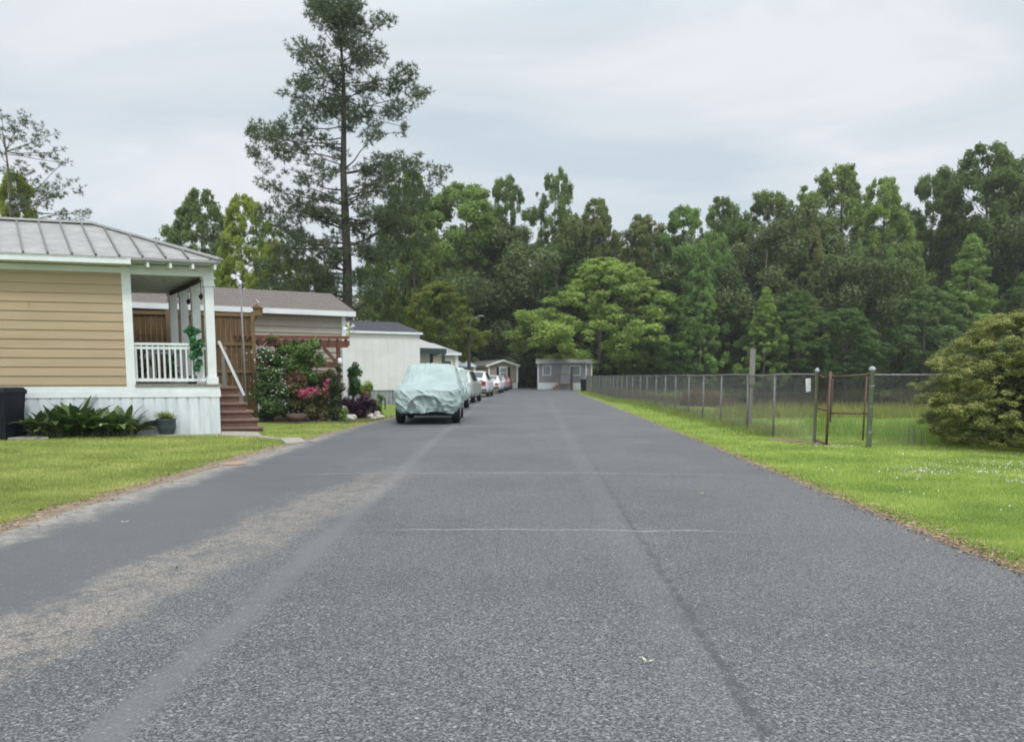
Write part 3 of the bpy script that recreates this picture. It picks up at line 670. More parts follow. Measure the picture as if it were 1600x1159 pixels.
# ---------------- things round the tan house
# wheelie bin
a_ = onF(F, -14, -.75); bp_ = F(a_, -.75, 0); tb = thing('trash_bin', 'black plastic wheeled rubbish bin beside the tan house, cut by the left edge', 'trash bin', tuple(bp_))
hh = zat(612, bp_.y); x, y = bp_.x, bp_.y + .2
mb = MB(); mb.hexa([(x - .27, y - .3, .03), (x + .3, y - .3, .03), (x + .3, y + .27, .03), (x - .27, y + .27, .03), (x - .33, y - .36, hh), (x + .37, y - .36, hh), (x + .37, y + .36, hh), (x - .33, y + .36, hh)])
for k in range(3): mb.box(x - .345, x + .385, y - .375, y - .362, hh - .13 + k * .045, hh - .11 + k * .045)
mb.box(x - .35, x + .39, y - .385, y + .38, hh - .05, hh + .001); mb.box(x - .26, x + .29, y - .345, y - .335, hh * .45, hh * .47); obj('bin_body', mb, M['plastic_black'], tb)
mb = MB(); mb.hexa([(x - .36, y - .4, hh + .003), (x + .4, y - .4, hh + .003), (x + .4, y + .4, hh + .003), (x - .36, y + .4, hh + .003), (x - .3, y - .34, hh + .09), (x + .34, y - .34, hh + .09), (x + .34, y + .34, hh + .09), (x - .3, y + .34, hh + .09)]); mb.box(x - .2, x + .24, y - .43, y - .401, hh + .01, hh + .05); obj('lid', mb, M['plastic_black'], tb)
for sx in (-.3, .31):
    mb = MB(); mb.tube([(x + sx - .03, y + .25, .12), (x + sx + .03, y + .25, .12)], .115, 14); obj('wheel', mb, M['rubber'], tb)

# concrete pieces
mb = MB(); p = [G(-60, 684), G(66, 683), G(76, 690), G(-60, 692)]; mb.hexa([(q.x, q.y, -.02) for q in p[::-1]] + [(q.x, q.y, .1) for q in p[::-1]])
tag(obj('concrete_slab', mb, M['concrete'], loc=tuple(G(30, 690))), kind='structure')
mb = MB(); pts = [G(80, 684.5), G(200, 684), G(345, 683.5), G(400, 686), G(455, 692)]
for i in range(4):
    a, b_ = pts[i], pts[i + 1]; mb.bar((a.x, a.y, .04), (b_.x, b_.y, .035), .16, .07)
struct('path_edging', mb, M['concrete'])
mb = MB(); p = [G(346, 678), G(402, 679), G(410, 685), G(346, 684)]; mb.hexa([(q.x, q.y, -.02) for q in p[::-1]] + [(q.x, q.y, .075) for q in p[::-1]]); struct('path', mb, M['concrete'])
mb = MB(); p = [G(437, 690), G(470, 689), G(478, 696), G(448, 699)]; mb.hexa([(q.x, q.y, -.02) for q in p[::-1]] + [(q.x, q.y, .085) for q in p[::-1]]); struct('kerb_block', mb, M['concrete'])

# broad leaf plants (cast iron plants) along the skirting
M['strapleaf'] = leafmat('strap_leaves', (.13, .2, .05), (.04, .075, .025), (.42, .46, .2), 2.5, .25, rough=.4)
def strap_plant(name, base, n, ln, wd, m, label, cat, seed, group=None, spread=.25, parent=None):
    rng = random.Random(seed); mb = MB()
    for i in range(n):
        a = rng.uniform(0, 6.28); o = base + V(rng.uniform(-spread, spread), rng.uniform(-spread * .6, spread * .6), 0); l_ = ln * rng.uniform(.55, 1.1); out_ = rng.uniform(.3, 1.25) * l_; w_ = wd * rng.uniform(.7, 1.2)
        d = V(math.cos(a), math.sin(a), 0); s_ = V(-d.y, d.x, 0); prev = None; nn = 6; b0 = len(mb.v)
        for k in range(nn + 1):
            t_ = k / nn; p = o + d * out_ * t_ ** 1.3 + V(0, 0, l_ * (t_ * 1.25 - .62 * t_ * t_ * (out_ / l_ + .3))); ww = w_ * (.12 + 1.1 * max(0, math.sin(math.pi * max(0, (t_ - .18) / .82))) ** .8)
            mb.v += [tuple(p - s_ * ww), tuple(p + V(0, 0, -ww * .35)), tuple(p + s_ * ww)]
        for k in range(nn):
            q = b0 + k * 3; mb.f += [(q, q + 1, q + 4, q + 3), (q + 1, q + 2, q + 5, q + 4)]
    o = obj(name, mb, m, parent, True, loc=None if parent else tuple(base))
    if not parent: tag(o, label, cat, group)
    return o
for i, (px, n, ln) in enumerate([(62, 26, .75), (88, 30, .8), (112, 36, .95), (138, 30, .75), (163, 26, .72), (192, 34, .78)]):
    lb = ['broad leaved green plant nearest the black bin in the bed by the house', 'second broad leaved plant from the bin, dark pointed leaves', 'tallest broad leaved plant in the bed under the tan wall', 'broad leaved plant right of the tallest one in the bed', 'low broad leaved plant with pale leaf tips left of the corner board', 'broad leaved plant at the right end of the bed below the corner board'][i]
    strap_plant('cast_iron_plant', F(onF(F, px, -.32), -.32, .03), int(n * 1.25), ln * 1.12, .075, M['strapleaf'], lb, 'plant', 40 + i, 'broad leaved plants along the house skirting')
# pot with grassy plant
pb = F(onF(F, 257, -.3), -.3, 0); pt = thing('flower_pot', 'blue grey glazed pot with yellow green plant against the white skirting', 'potted plant', tuple(pb))
c = pb + V(0, 0, .03); mb = MB(); mb.lathe(c, [(.1, 0), (.17, .08), (.21, .22), (.205, .36), (.23, .4), (.2, .4), (.18, .36)], 20); obj('pot', mb, M['pot'], pt, True)
strap_plant('plant', c + V(0, 0, .34), 150, .3, .009, leafmat('yellow_grass', (.3, .33, .08), (.16, .2, .05), None, 6, .3), None, None, 61, spread=.13, parent=pt)

# generic leafy shrub from clumps
def shrub(name, px, basey, clumps, Y, m, col, label, size=.035, per=900, stem=True, flat=.9, group=None, cat='shrub', seed=1, aspect=.5, up=.5):
    """clumps in photo pixels (x, y, r) at distance Y"""
    b0 = P(px, basey, Y); root = thing(name, label, cat, (b0.x, Y, max(0, min(b0.z, .05))), group); rng = random.Random(seed); C = []
    for (cx, cy_, cr_) in clumps:
        r_ = cr_ / FPX * Y
        for k in range(5):
            dy = rng.uniform(-.8, .8) * r_; q = P(cx + rng.uniform(-.5, .5) * cr_, cy_ + rng.uniform(-.5, .5) * cr_, Y); C.append((q.x, Y + dy, max(q.z, .08), r_ * rng.uniform(.45, .9)))
    cr_o = npmesh('foliage', clump_leaves(C, per * 3.2, size, flat, np.random.RandomState(seed), aspect=aspect, shell=.1, up=up), 4, m, root); cr_o.color = c4(col)
    if stem:
        mb = MB(); bse = V(b0.x, Y, 0)
        for (x, y, z, r_) in C[::2]: limb(mb, bse + V(rng.uniform(-.06, .06), rng.uniform(-.06, .06), 0), (x, y, z), .018, .006, rng, n=3, seg=5)
        obj('stem', mb, M['bark'], root)
    return root, C

# climbing plant on porch railing
Yp = F(.3, .1, 0).y
shrub('climbing_plant', 305, 590, [(300, 522, 6), (293, 516, 5), (306, 516, 6), (303, 528, 6), (303, 537, 7), (308, 546, 8), (301, 545, 5), (304, 556, 8), (312, 566, 7), (299, 512, 5), (311, 535, 6), (308, 575, 6), (296, 520, 5), (313, 552, 6)], Yp - .12, M['shrub'], (.5, 1.15, 1.1), 'blue green climbing plant on the white porch railing', .04, 400, stem=False, cat='plant', seed=3)
mb = MB(); q = F(.4, .9, zd + .03); mb.lathe(q, [(.1, 0), (.14, .2), (.13, .2)], 12)
tag(obj('planter', mb, M['pot'], loc=tuple(q), smooth=True), 'small dark planter on the porch deck behind the railing', 'planter')
shrub('potted_shrub', 225, 590, [(224, 548, 9), (228, 568, 10), (222, 582, 10)], F(1.4, 1.6, 0).y, M['shrub'], (1.0, .55, .75), 'dark reddish leafy plant on the porch near the corner board', .05, 250, stem=False, cat='plant', seed=8)
shrub('potted_shrub', 272, 590, [(272, 560, 7), (268, 575, 9), (276, 583, 8)], F(1.0, 2.2, 0).y, M['shrub'], (.6, .8, .7), 'dark green leafy plant in the middle of the porch', .05, 250, stem=False, cat='plant', seed=9)
# porch hanging ornaments
for i, (b0, lb) in enumerate(((1.0, 'dark wind ornament hanging between the nearest porch columns'), (2.45, 'dark wind ornament hanging between the farther porch columns'))):
    q = F(.1, b0, zbeam); o = thing('wind_ornament', lb, 'ornament', tuple(q), 'hanging porch ornaments')
    mb = MB(); mb.tube([q, q - V(0, 0, .3)], .006, 5); obj('cord', mb, M['plastic_black'], o)
    mb = MB(); mb.add([q + V(-.07, 0, -.36), q + V(0, .02, -.28), q + V(.09, 0, -.36), q + V(0, -.02, -.46), q + V(0, -.05, -.36), q + V(0, .05, -.36)], [(0, 4, 1), (1, 4, 2), (2, 4, 3), (3, 4, 0), (1, 5, 0), (2, 5, 1), (3, 5, 2), (0, 5, 3)]); obj('pendant', mb, M['plastic_black'], o)

# ---------------- wooden privacy screen
Ys = 23.6
def vboards(F_, a0, a1, b, z0, z1, w_=.14, gap=.008, th=.02, rng=random.Random(3)):
    mb = MB(); a = a0
    while a < a1 - .02:
        mb.fb(F_, a, min(a + w_, a1), b, b + th, z0 + rng.uniform(-.01, .01), z1 + rng.uniform(-.008, .008)); a += w_ + gap
    return mb
A, B = P(396, 588, Ys), P(150, 588, Ys); Fs = Frame((A.x, Ys + .3), 72, 18); zt = zat(488, Ys)
pf = thing('privacy_fence', 'tall brown board privacy fence between the porch and the neighbouring home', 'fence', tuple(Fs(0, 0, 0)))
obj('board_panel', vboards(Fs, 0.12, 5.2, .05, .05, zt), M['fencewood'], pf)
for zz in (.35, zat(580, Ys), zat(537, Ys), zt - .06):
    mb = MB(); mb.fb(Fs, .12, 5.2, .005, .048, zz - .045, zz + .045); obj('rail', mb, M['fencerail'], pf)
for a in (0.0, 2.4, 4.8):
    mb = MB(); mb.fb(Fs, a, a + .11, -.05, .003 if a else .06, -.05, zt + .04); obj('post', mb, M['fencerail'], pf)
# metal light pole
q = P(386, 660, 22.9); lp = thing('light_pole', 'thin grey metal pole with a small white lamp standing by the board fence', 'pole', (q.x, q.y, 0))
zt2 = zat(446, 22.9); mb = MB(); mb.tube([(q.x, q.y, 0), (q.x - .05, q.y, zt2)], [.035, .022], 10); obj('pole', mb, M['galv'], lp, True)
mb = MB(); mb.ell((q.x - .05, q.y, zt2 + .07), (.05, .05, .08), 12, 8); obj('lamp_globe', mb, M['white'], lp, True)
# bird house on bracket
q = P(403, 487, 22.8); bh = thing('bird_house', 'small wooden bird house on a bracket above the pergola end', 'bird house', tuple(q))
x, y, z = q
mb = MB(); mb.box(x - .11, x + .11, y - .1, y + .1, z - .12, z + .1); mb.tube([(x, y - .1, z), (x, y - .104, z)], .03, 10); obj('box', mb, M['fencerail'], bh)
mb = MB(); mb.hexa([(x - .15, y - .14, z + .1), (x + .15, y - .14, z + .1), (x + .15, y + .14, z + .1), (x - .15, y + .14, z + .1), (x - .02, y - .14, z + .19), (x + .02, y - .14, z + .19), (x + .02, y + .14, z + .19), (x - .02, y + .14, z + .19)]); obj('roof', mb, M['fencerail'], bh)
mb = MB(); mb.bar((x - .2, y, z - .02), (x - .11, y, z - .02), .04); mb.bar((x - .24, y, z - .45), (x - .06, y, z - .14), .05); obj('bracket', mb, M['fencerail'], bh)
mb = MB(); mb.ell((x, y, z + .26), (.05, .09, .045), 8, 6); mb.ell((x + .0, y - .08, z + .31), (.03, .03, .03), 8, 6)
tag(obj('bird_figure', mb, M['rock'], loc=(x, y, z + .2), smooth=True), 'small pale bird figure perched on the bird house', 'ornament')

# ---------------- greige home
O2 = G(542, 649); F2 = Frame(O2, 60, 30); h2 = thing('mobile_home', 'greige sided mobile home with brown shingle roof behind the pergola', 'house', (O2.x, O2.y, 0))
z2 = zat(489, O2.y); D2 = 4.6; L2 = 16
mb = MB(); laps(mb, F2, .12, L2, 0, .75, z2 - .14, .215, .034); mb.fb(F2, .1, L2, .003, .1, .6, z2 - .05); mb.fb(F2, .003, .1, .1, D2, .6, z2); lapsA(mb, F2, .1, D2, 0, .75, z2 - .05, .2); mb.fb(F2, 0.1, L2, D2 - .1, D2, .6, z2); obj('wall', mb, M['greige'], h2)
mb = MB(); ribs(mb, F2, 0, L2, -.005, -.05, .72, .2); mb.fb(F2, 0, .05, .02, D2, -.05, .6); obj('skirting', mb, M['skirt'], h2)
mb = MB(); mb.fb(F2, -.03, .12, -.03, .1, .7, z2 - .1); obj('corner_board', mb, M['white'], h2)
mb = MB(); mb.fb(F2, -.3, L2, -.34, -.3, z2 - .14, z2 + .03); mb.fb(F2, -.3, L2, -.298, 0, z2 - .12, z2 - .1); obj('fascia', mb, M['white'], h2)
ov = .33; half = (D2 + 2 * ov) / 2; rise = .33
e0 = (-.3, -ov, z2 + .03); e1 = (L2, -ov, z2 + .03); zr = z2 + .03 + half * rise; ap = (-.22, -ov + half, zr); ar = (L2, -ov + half, zr); e2 = (-.3, D2 + ov, z2 + .03); e3 = (L2, D2 + ov, z2 + .03)
mb = MB(); mb.fan(F2, [e0, e1, ar, ap]); mb.fan(F2, [e2, e0, ap]); mb.fan(F2, [e3, e2, ap, ar])
n_ = 11
for i in range(1, n_):   # shingle courses
    t_ = i / n_; b_ = -ov + half * t_; a_ = -.3 + .08 * t_; zz = z2 + .03 + half * rise * t_; mb.bar(F2(a_, b_, zz + .004), F2(L2, b_, zz + .004), .02, .012)
obj('roof', mb, M['shingle'], h2)

# ---------------- pergola
Yg = 24.6; zp = zat(531, Yg); Fg = Frame((P(548, 588, Yg).x, Yg), 76, 14); pg = thing('pergola', 'red stained wooden pergola in front of the greige home', 'pergola', tuple(Fg(0, 0, 0)))
for b_ in (.25, 1.75):
    mb = MB(); mb.bar(Fg(.0, b_, zp - .1), Fg(3.5, b_, zp - .1), .05, .16); obj('beam', mb, M['redwood'], pg)
for a in np.arange(.1, 3.45, .27):
    mb = MB(); mb.bar(Fg(a, -.15, zp + .03), Fg(a, 2.2, zp + .03), .045, .1); obj('rafter', mb, M['redwood'], pg)
for a in np.arange(-.05, .6, .25):
    mb = MB(); mb.bar(Fg(0, a * 2.6 + .1, zp + .1), Fg(3.5, a * 2.6 + .1, zp + .1), .03, .035); obj('lath', mb, M['redwood'], pg)
for a, b_ in ((.35, .25), (3.15, .25), (.35, 1.75), (3.15, 1.75)):
    mb = MB(); mb.fb(Fg, a - .05, a + .05, b_ - .05, b_ + .05, -.05, zp - .18); obj('post', mb, M['redwood'], pg)
    s_ = 1 if a < 1 else -1
    mb = MB(); mb.bar(Fg(a + s_ * .02, b_, zp - .75), Fg(a + s_ * .48, b_, zp - .2), .05, .07); obj('brace', mb, M['redwood'], pg)
mb = MB(); mb.bar(Fg(.35, 1.74, zat(570, Yg + 1.7)), Fg(3.1, 1.74, zat(570, Yg + 1.7)), .05, .2); obj('cross_board', mb, M['redwood'], pg)
mb = MB(); q = Fg(.35, .0, zp - .2); mb.bar(Fg(.35, .2, zp - .16), q + V(0, 0, .04), .02)
q = P(531, 563, Yg - .1); ln_ = thing('hanging_lantern', 'small white lantern hanging from the front pergola post', 'lantern', tuple(q))
mb = MB(); mb.lathe(q + V(0, 0, -.1), [(.06, 0), (.07, .02), (.07, .14), (.03, .19), (.01, .2)], 10); obj('glass_body', mb, M['white'], ln_, True)
mb = MB(); mb.tube([q + V(0, 0, .1), q + V(0, .0, .3)], .008, 6); mb.lathe(q + V(0, 0, .09), [(.05, 0), (.015, .05)], 10); obj('cap', mb, M['plastic_black'], ln_)
# bird silhouette ornament hanging under pergola left end: white wings
q = P(406, 541, Yg - .5); mb = MB()
for s_ in (-1, 1): mb.hexa([q + V(0, .0, -.16), q + V(s_ * .08, 0, -.04), q + V(s_ * .07, .015, -.02), q + V(0, .015, -.12), q + V(s_ * .02, 0, -.1), q + V(s_ * .24, 0, .16), q + V(s_ * .23, .015, .17), q + V(s_ * .01, .015, -.08)])
mb.tube([q + V(0, .01, -.18), q + V(0, .01, .0)], [.03, .02], 8); mb.tube([q + V(0, .01, -.02), q + V(0, .3, zp - q.z)], .005, 5)
tag(obj('butterfly_ornament', mb, M['white'], loc=tuple(q)), 'white winged ornament hanging at the left end of the pergola', 'ornament')
# pinwheel on the pergola corner
q = P(546, 513, Yg + .2); pw = thing('wind_spinner', 'small yellow and white wind spinner on the right end of the pergola', 'ornament', tuple(q))
mb = MB(); mb.tube([(q.x, q.y, zp), (q.x, q.y, q.z)], .01, 6); obj('stick', mb, M['greywood'], pw)
ysp = mat('yellow_spinner', (.55, .5, .2), None, 5)
for k in range(5):
    a = k * 1.257 + .3; d = V(math.cos(a), 0, math.sin(a)); d2 = V(math.cos(a + .6), 0, math.sin(a + .6)); mb = MB()
    mb.hexa([q, q + d * .2, q + d * .2 + V(0, .01, 0), q + V(0, .01, 0), q + d2 * .03 + V(0, -.04, 0), q + d2 * .2 + V(0, -.03, 0), q + d2 * .2 + V(0, -.02, 0), q + d2 * .03 + V(0, -.03, 0)]); obj('vane', mb, ysp if k % 2 else M['white'], pw)

# ---------------- garden shrubs
Yb = 23.4
shrub('flowering_shrub', 422, 660, [(408, 555, 14), (425, 560, 16), (415, 580, 20), (430, 590, 18), (412, 608, 22), (432, 618, 20), (418, 638, 24), (438, 642, 14), (404, 650, 12)], Yb, M['shrub'], (.82, .86, .74), 'tall white flecked green shrub against the end of the board fence', .04, 480, seed=11)
wf = mat('white_petals', (.62, .62, .58), None, 5, .7); rr = np.random.RandomState(2)
def blooms(parent_root, C, n, size, m, name='flower'):
    r = np.random.RandomState(n); idx = r.randint(0, len(C), n); d = rnorm(n, r); d[:, 1] = -np.abs(d[:, 1]); cc = np.array([C[i][:3] for i in idx]) + d * np.array([C[i][3] for i in idx])[:, None] * 1.0
    nn = d * .6 + rnorm(n, r) * .5; nn /= np.linalg.norm(nn, axis=1)[:, None]
    q = np.concatenate([leaves(cc, nn, np.full(n, size), .9, r), leaves(cc, rnorm(n, r), np.full(n, size), .9, r)]); o = npmesh(name, q, 4, m, parent_root); o['kind'] = 'stuff'; return o
r0, C0 = shrub('climbing_vine', 465, 640, [(425, 532, 9), (445, 545, 15), (462, 540, 14), (480, 552, 18), (455, 562, 18), (490, 540, 12), (472, 575, 18), (498, 562, 10), (438, 560, 12), (455, 590, 14), (488, 585, 12)], Yg - .2, M['shrub'], (1.2, 1.25, .85), 'mid green vine sprawling over the left half of the pergola', .042, 430, cat='vine', seed=12)
r1, C1 = [], []
for o in list(COL.objects):
    if o.get('label', '').startswith('tall white flecked'):
        root = o
bl = [(P(x, y, Yb).x, Yb - .1, P(x, y, Yb).z, .35) for x, y in ((405, 556), (418, 560), (412, 590), (430, 600), (410, 610), (440, 615), (435, 575))]
blooms(root, bl, 110, .028, wf)
sh, C2 = shrub('azalea_bush', 490, 655, [(468, 612, 14), (485, 625, 16), (505, 622, 16), (520, 612, 14), (470, 636, 14), (492, 642, 14), (512, 640, 14), (455, 622, 10)], Yb + .2, M['shrub'], (1.15, .72, .7), 'reddish green bush with bright pink flowers under the pergola', .038, 480, seed=13)
pk = mat('pink_petals', (.55, .09, .2), (.42, .06, .15), 9, .6)
blooms(sh, [(P(x, y, Yb).x, Yb - .15, P(x, y, Yb).z, .13) for x, y in ((474, 616), (480, 610), (490, 608), (497, 608), (503, 610), (513, 598), (515, 599), (470, 613), (486, 614), (509, 612))], 60, .05, pk)
shrub('ornamental_shrub', 512, 655, [(500, 590, 14), (485, 598, 12), (515, 585, 12), (524, 598, 12), (508, 600, 12), (478, 605, 10)], Yg + .8, M['shrub'], (1.2, .72, .62), 'russet leafed shrub under the pergola behind the pink flowers', .04, 380, seed=14)
shrub('red_leaf_shrub', 455, 650, [(452, 600, 12), (464, 596, 12), (447, 612, 10), (460, 590, 10)], Yb + .6, M['shrub'], (1.7, .6, 1.0), 'dull red leafed shrub right of the tall flecked shrub', .038, 400, seed=24)
shrub('ivy_column', 525, 660, [(524, 590, 9), (526, 605, 10), (524, 622, 11), (526, 638, 12), (524, 652, 12), (528, 575, 6)], Yb - .1, M['shrub'], (.45, .5, .45), 'dark ivy climbing the front post of the pergola', .035, 620, cat='plant', seed=15)
shrub('small_shrub', 537, 660, [(536, 650, 8), (539, 642, 6)], Yb - .3, M['shrub'], (1.6, 1.6, .8), 'small yellow green plant at the foot of the ivy covered post', .03, 700, cat='plant', seed=16)
shrub('evergreen_shrub', 552, 640, [(551, 575, 9), (553, 586, 11), (552, 600, 12), (555, 612, 12)], 26.2, M['shrub'], (.45, .7, .5), 'dark evergreen shrub at the corner of the greige home', .035, 560, seed=17)
shrub('small_shrub', 573, 632, [(568, 606, 9), (577, 604, 8), (572, 614, 10), (564, 612, 8)], 27.5, M['shrub'], (2.0, 1.8, .9), 'light yellow green bush behind the purple shrub', .035, 520, seed=18)
prp = leafmat('purple_leaves', (.055, .022, .04), (.025, .012, .022), (.09, .035, .06), 3, .15)
shrub('purple_shrub', 560, 650, [(545, 630, 12), (558, 628, 13), (570, 630, 13), (552, 640, 12), (566, 642, 12), (580, 636, 10), (584, 628, 8)], 24.9, prp, (1, 1, 1), 'low dark purple shrub beside the road verge', .033, 620, seed=19)
shrub('small_shrub', 593, 645, [(590, 630, 8), (595, 622, 6), (592, 640, 7)], 27.5, M['shrub'], (1.5, 1.7, .8), 'small bright green plant right of the purple shrub', .035, 430, cat='plant', seed=20)
# plants beds: clay pot, stones
q = G(572, 655); q.y += .2; mb = MB(); mb.lathe(P(571, 622, 26.2) - V(0, 0, .0), [(.09, 0), (.13, .18), (.15, .2), (.12, .2)], 14)
tag(obj('clay_pot', mb, mat('pink_clay', (.4, .2, .2), None, 5), loc=tuple(P(571, 622, 26.2)), smooth=True), 'small pinkish clay pot perched above the purple shrub', 'pot')
q = P(571, 622, 26.2); mb = MB(); mb.tube([(q.x, q.y, 0), (q.x, q.y, q.z + .01)], [.07, .05], 8)
tag(obj('pot_stand', mb, M['greywood'], loc=(q.x, q.y, 0)), 'grey wooden stand under the pinkish clay pot', 'stand')
rng = random.Random(9)
for i, (px, py) in enumerate(((556, 654), (563, 652), (570, 655), (578, 653), (584, 656), (590, 655), (595, 654), (587, 650), (549, 657), (475, 656), (481, 658), (520, 660))):
    q = G(px, py); r_ = rng.uniform(.09, .16); mb = MB(); mb.ell((q.x, q.y, r_ * .5), (r_ * 1.3, r_, r_ * .8), 9, 6, .14, rng)
    tag(obj('stone', mb, M['rock'], loc=(q.x, q.y, 0)), 'whitish rough stone edging the flower bed by the road' if i < 9 else 'whitish rough stone in the bed below the pink flowers', 'stone', 'pale stones edging the garden bed')
q = P(467, 652, Yb); mb = MB(); mb.lathe((q.x, q.y - .2, .02), [(.22, 0), (.3, .12), (.33, .26), (.29, .26)], 16)
tag(obj('planter_bowl', mb, mat('brown_bowl', (.13, .08, .06), None, 5), loc=(q.x, q.y - .2, 0), smooth=True), 'brown round planter bowl in front of the reddish bush', 'planter')
q = G(598, 641); ws = thing('wire_stand', 'small black wire garden stand on the verge by the white home', 'stand', tuple(q))
mb = MB(); [mb.tube([(q.x + dx, q.y + dy, 0), (q.x + dx, q.y + dy, .5)], .012, 5) for dx in (-.1, .1) for dy in (-.1, .1)]; obj('leg', mb, M['plastic_black'], ws)
mb = MB(); mb.box(q.x - .12, q.x + .12, q.y - .12, q.y + .12, .5, .52); obj('shelf', mb, M['plastic_black'], ws)
M['mulch'] = mat('mulch', (.09, .055, .035), (.04, .028, .02), 20, .95, bump=.6, bscale=50)
mb = MB(); pts = [G(400, 662), G(470, 664), G(540, 663), G(600, 657), G(600, 648), G(540, 644), G(400, 646)]; mb.add([(p.x, p.y, .052) for p in pts], [tuple(range(7))]); struct('garden_bed', mb, M['mulch'])

# ---------------- white home and neighbours
O3 = G(657, 632); F3 = Frame(O3, 62, 28); h3 = thing('mobile_home', 'plain white mobile home with dark roof behind the covered cars', 'house', (O3.x, O3.y, 0)); z3 = zat(523, O3.y)
zs3 = zat(609, O3.y)
mb = MB(); mb.fb(F3, 0, 16, 0, 4.4, zs3, z3); 
for a in np.arange(.0, 16, .4): mb.fb(F3, a, a + .05, -.012, -.001, zs3, z3 - .03)
obj('wall', mb, M['homewhite'], h3)
mb = MB(); ribs(mb, F3, 0.05, 16, .06, -.05, zs3 - .003, .2, .02); mb.fb(F3, .04, .1, .08, 4.3, -.05, zs3 - .003); obj('skirting', mb, mat('grey_skirt', (.3, .31, .34), (.2, .21, .23), 2, .8, stretch=(4, 4, 1)), h3)
mb = MB(); mb.fb(F3, -.12, 16, -.15, 4.55, z3 + .002, z3 + .1); obj('fascia', mb, M['white'], h3)
zr = zat(503, (O3.y + 1.5)); mb = MB(); e = [(-.1, -.14, z3 + .1), (16, -.14, z3 + .1), (16, 2.2, zr), (.35, 2.2, zr)]; mb.fan(F3, e); mb.fan(F3, [(-.1, 4.5, z3 + .1), (-.1, -.14, z3 + .1), (.35, 2.2, zr)]); mb.fan(F3, [(16, 4.5, z3 + .1), (-.1, 4.5, z3 + .1), (.35, 2.2, zr), (16, 2.2, zr)]); obj('roof', mb, M['darkshingle'], h3)

# porch annexe with light roof
Oa = G(692, 627); Fa = Frame(Oa, 68, 22); ha = thing('carport', 'open porch with pale grey roof, dark posts and white back wall', 'carport', (Oa.x, Oa.y, 0)); za = zat(545, Oa.y)
mb = MB(); mb.fan(Fa, [(-.2, -.3, za), (2.2, -.3, za + .05), (2.2, 2.5, zat(524, Oa.y + 2)), (1.3, 2.5, zat(524, Oa.y + 2))]); mb.fan(Fa, [(-.2, 5, za), (-.2, -.3, za), (1.3, 2.5, zat(524, Oa.y + 2))]); mb.fan(Fa, [(2.2, 5, za), (-.2, 5, za), (1.3, 2.5, zat(524, Oa.y + 2)), (2.2, 2.5, zat(524, Oa.y + 2))]); obj('roof', mb, mat('pale_sheet_roof', (.42, .42, .41), (.28, .28, .27), 3, .6, stretch=(6, 6, 1)), ha)
dg = mat('dark_green_trim', (.03, .055, .05), None, 4, .7)
mb = MB(); mb.fb(Fa, -.15, 2.15, -.28, -.1, za - .3, za - .01); mb.fb(Fa, -.15, 0, -.1, 4.8, za - .3, za - .01); obj('beam', mb, dg, ha)
for a, b_ in ((0, -.2), (1.95, -.2), (0, 2.2), (0, 4.4)): mb = MB(); mb.fb(Fa, a - .07, a + .09, b_ - .07, b_ + .07, 0, za - .3); obj('post', mb, dg, ha)
mb = MB(); mb.fb(Fa, 0.3, 2.2, 1.6, 1.7, 0, za - .1); obj('back_wall', mb, M['homewhite'], ha)
# cream house
Ob = G(714, 620.5); Fb = Frame(Ob, 68, 22); hb = thing('cream_house', 'small cream house end with low grey roof between carport and shed', 'house', (Ob.x, Ob.y, 0)); zb_ = zat(552, Ob.y)
mb = MB(); mb.fb(Fb, 0, 6, 0, 4, 0, zb_); obj('wall', mb, mat('cream_siding', (.5, .45, .36), None, 2), hb)
mb = MB(); mb.fb(Fb, -.1, .12, -.05, -.003, 0, zb_); obj('corner_board', mb, M['white'], hb)
mb = MB(); mb.fan(Fb, [(-.25, -.3, zb_), (6, -.3, zb_), (6, 2, zb_ + .75), (1, 2, zb_ + .75)]); mb.fan(Fb, [(-.25, 4.3, zb_), (-.25, -.3, zb_), (1, 2, zb_ + .75)]); mb.fan(Fb, [(6, 4.3, zb_), (-.25, 4.3, zb_), (1, 2, zb_ + .75), (6, 2, zb_ + .75)]); obj('roof', mb, mat('dull_grey_roof', (.25, .26, .26), None, 5, .9), hb)
mb = MB(); mb.fb(Fb, -.24, 6, -.32, -.28, zb_ - .14, zb_ + .02); obj('fascia', mb, M['white'], hb)
mb = MB(); mb.fb(Fb, .35, .95, -.03, -.003, 1.3, 2.5); wn = obj('window', mb, M['white'], hb); mb = MB(); mb.fb(Fb, .41, .89, -.036, -.031, 1.36, 2.44); obj('pane', mb, M['glass'], wn)
# shed with blue grey roof
Oc = G(742, 614); Fc = Frame(Oc, 76, 14); hc = thing('storage_shed', 'grey board shed with pale blue metal roof behind the utility pole', 'shed', (Oc.x, Oc.y, 0)); zc_ = zat(573, Oc.y)
mb = MB(); ribs(mb, Fc, 0, 3.2, 0, 0, zc_, .3, .03); mb.fb(Fc, 0, 3.2, .001, 3.5, 0, zc_); obj('wall', mb, mat('grey_boards', (.33, .32, .3), (.25, .24, .23), 3, .8), hc)
mb = MB(); mb.fan(Fc, [(-.2, -.25, zc_), (3.4, -.25, zc_), (3.2, 1.7, zc_ + .75), (.6, 1.7, zc_ + .75)]); mb.fan(Fc, [(-.2, 3.7, zc_), (-.2, -.25, zc_), (.6, 1.7, zc_ + .75)]); mb.fan(Fc, [(3.4, 3.7, zc_), (-.2, 3.7, zc_), (.6, 1.7, zc_ + .75), (3.2, 1.7, zc_ + .75)]); obj('roof', mb, mat('blue_grey_metal', (.42, .48, .52), None, 3, .5), hc)
mb = MB(); mb.fb(Fc, -.05, .12, -.06, -.033, 0, zc_ - .02); obj('corner_board', mb, M['white'], hc)
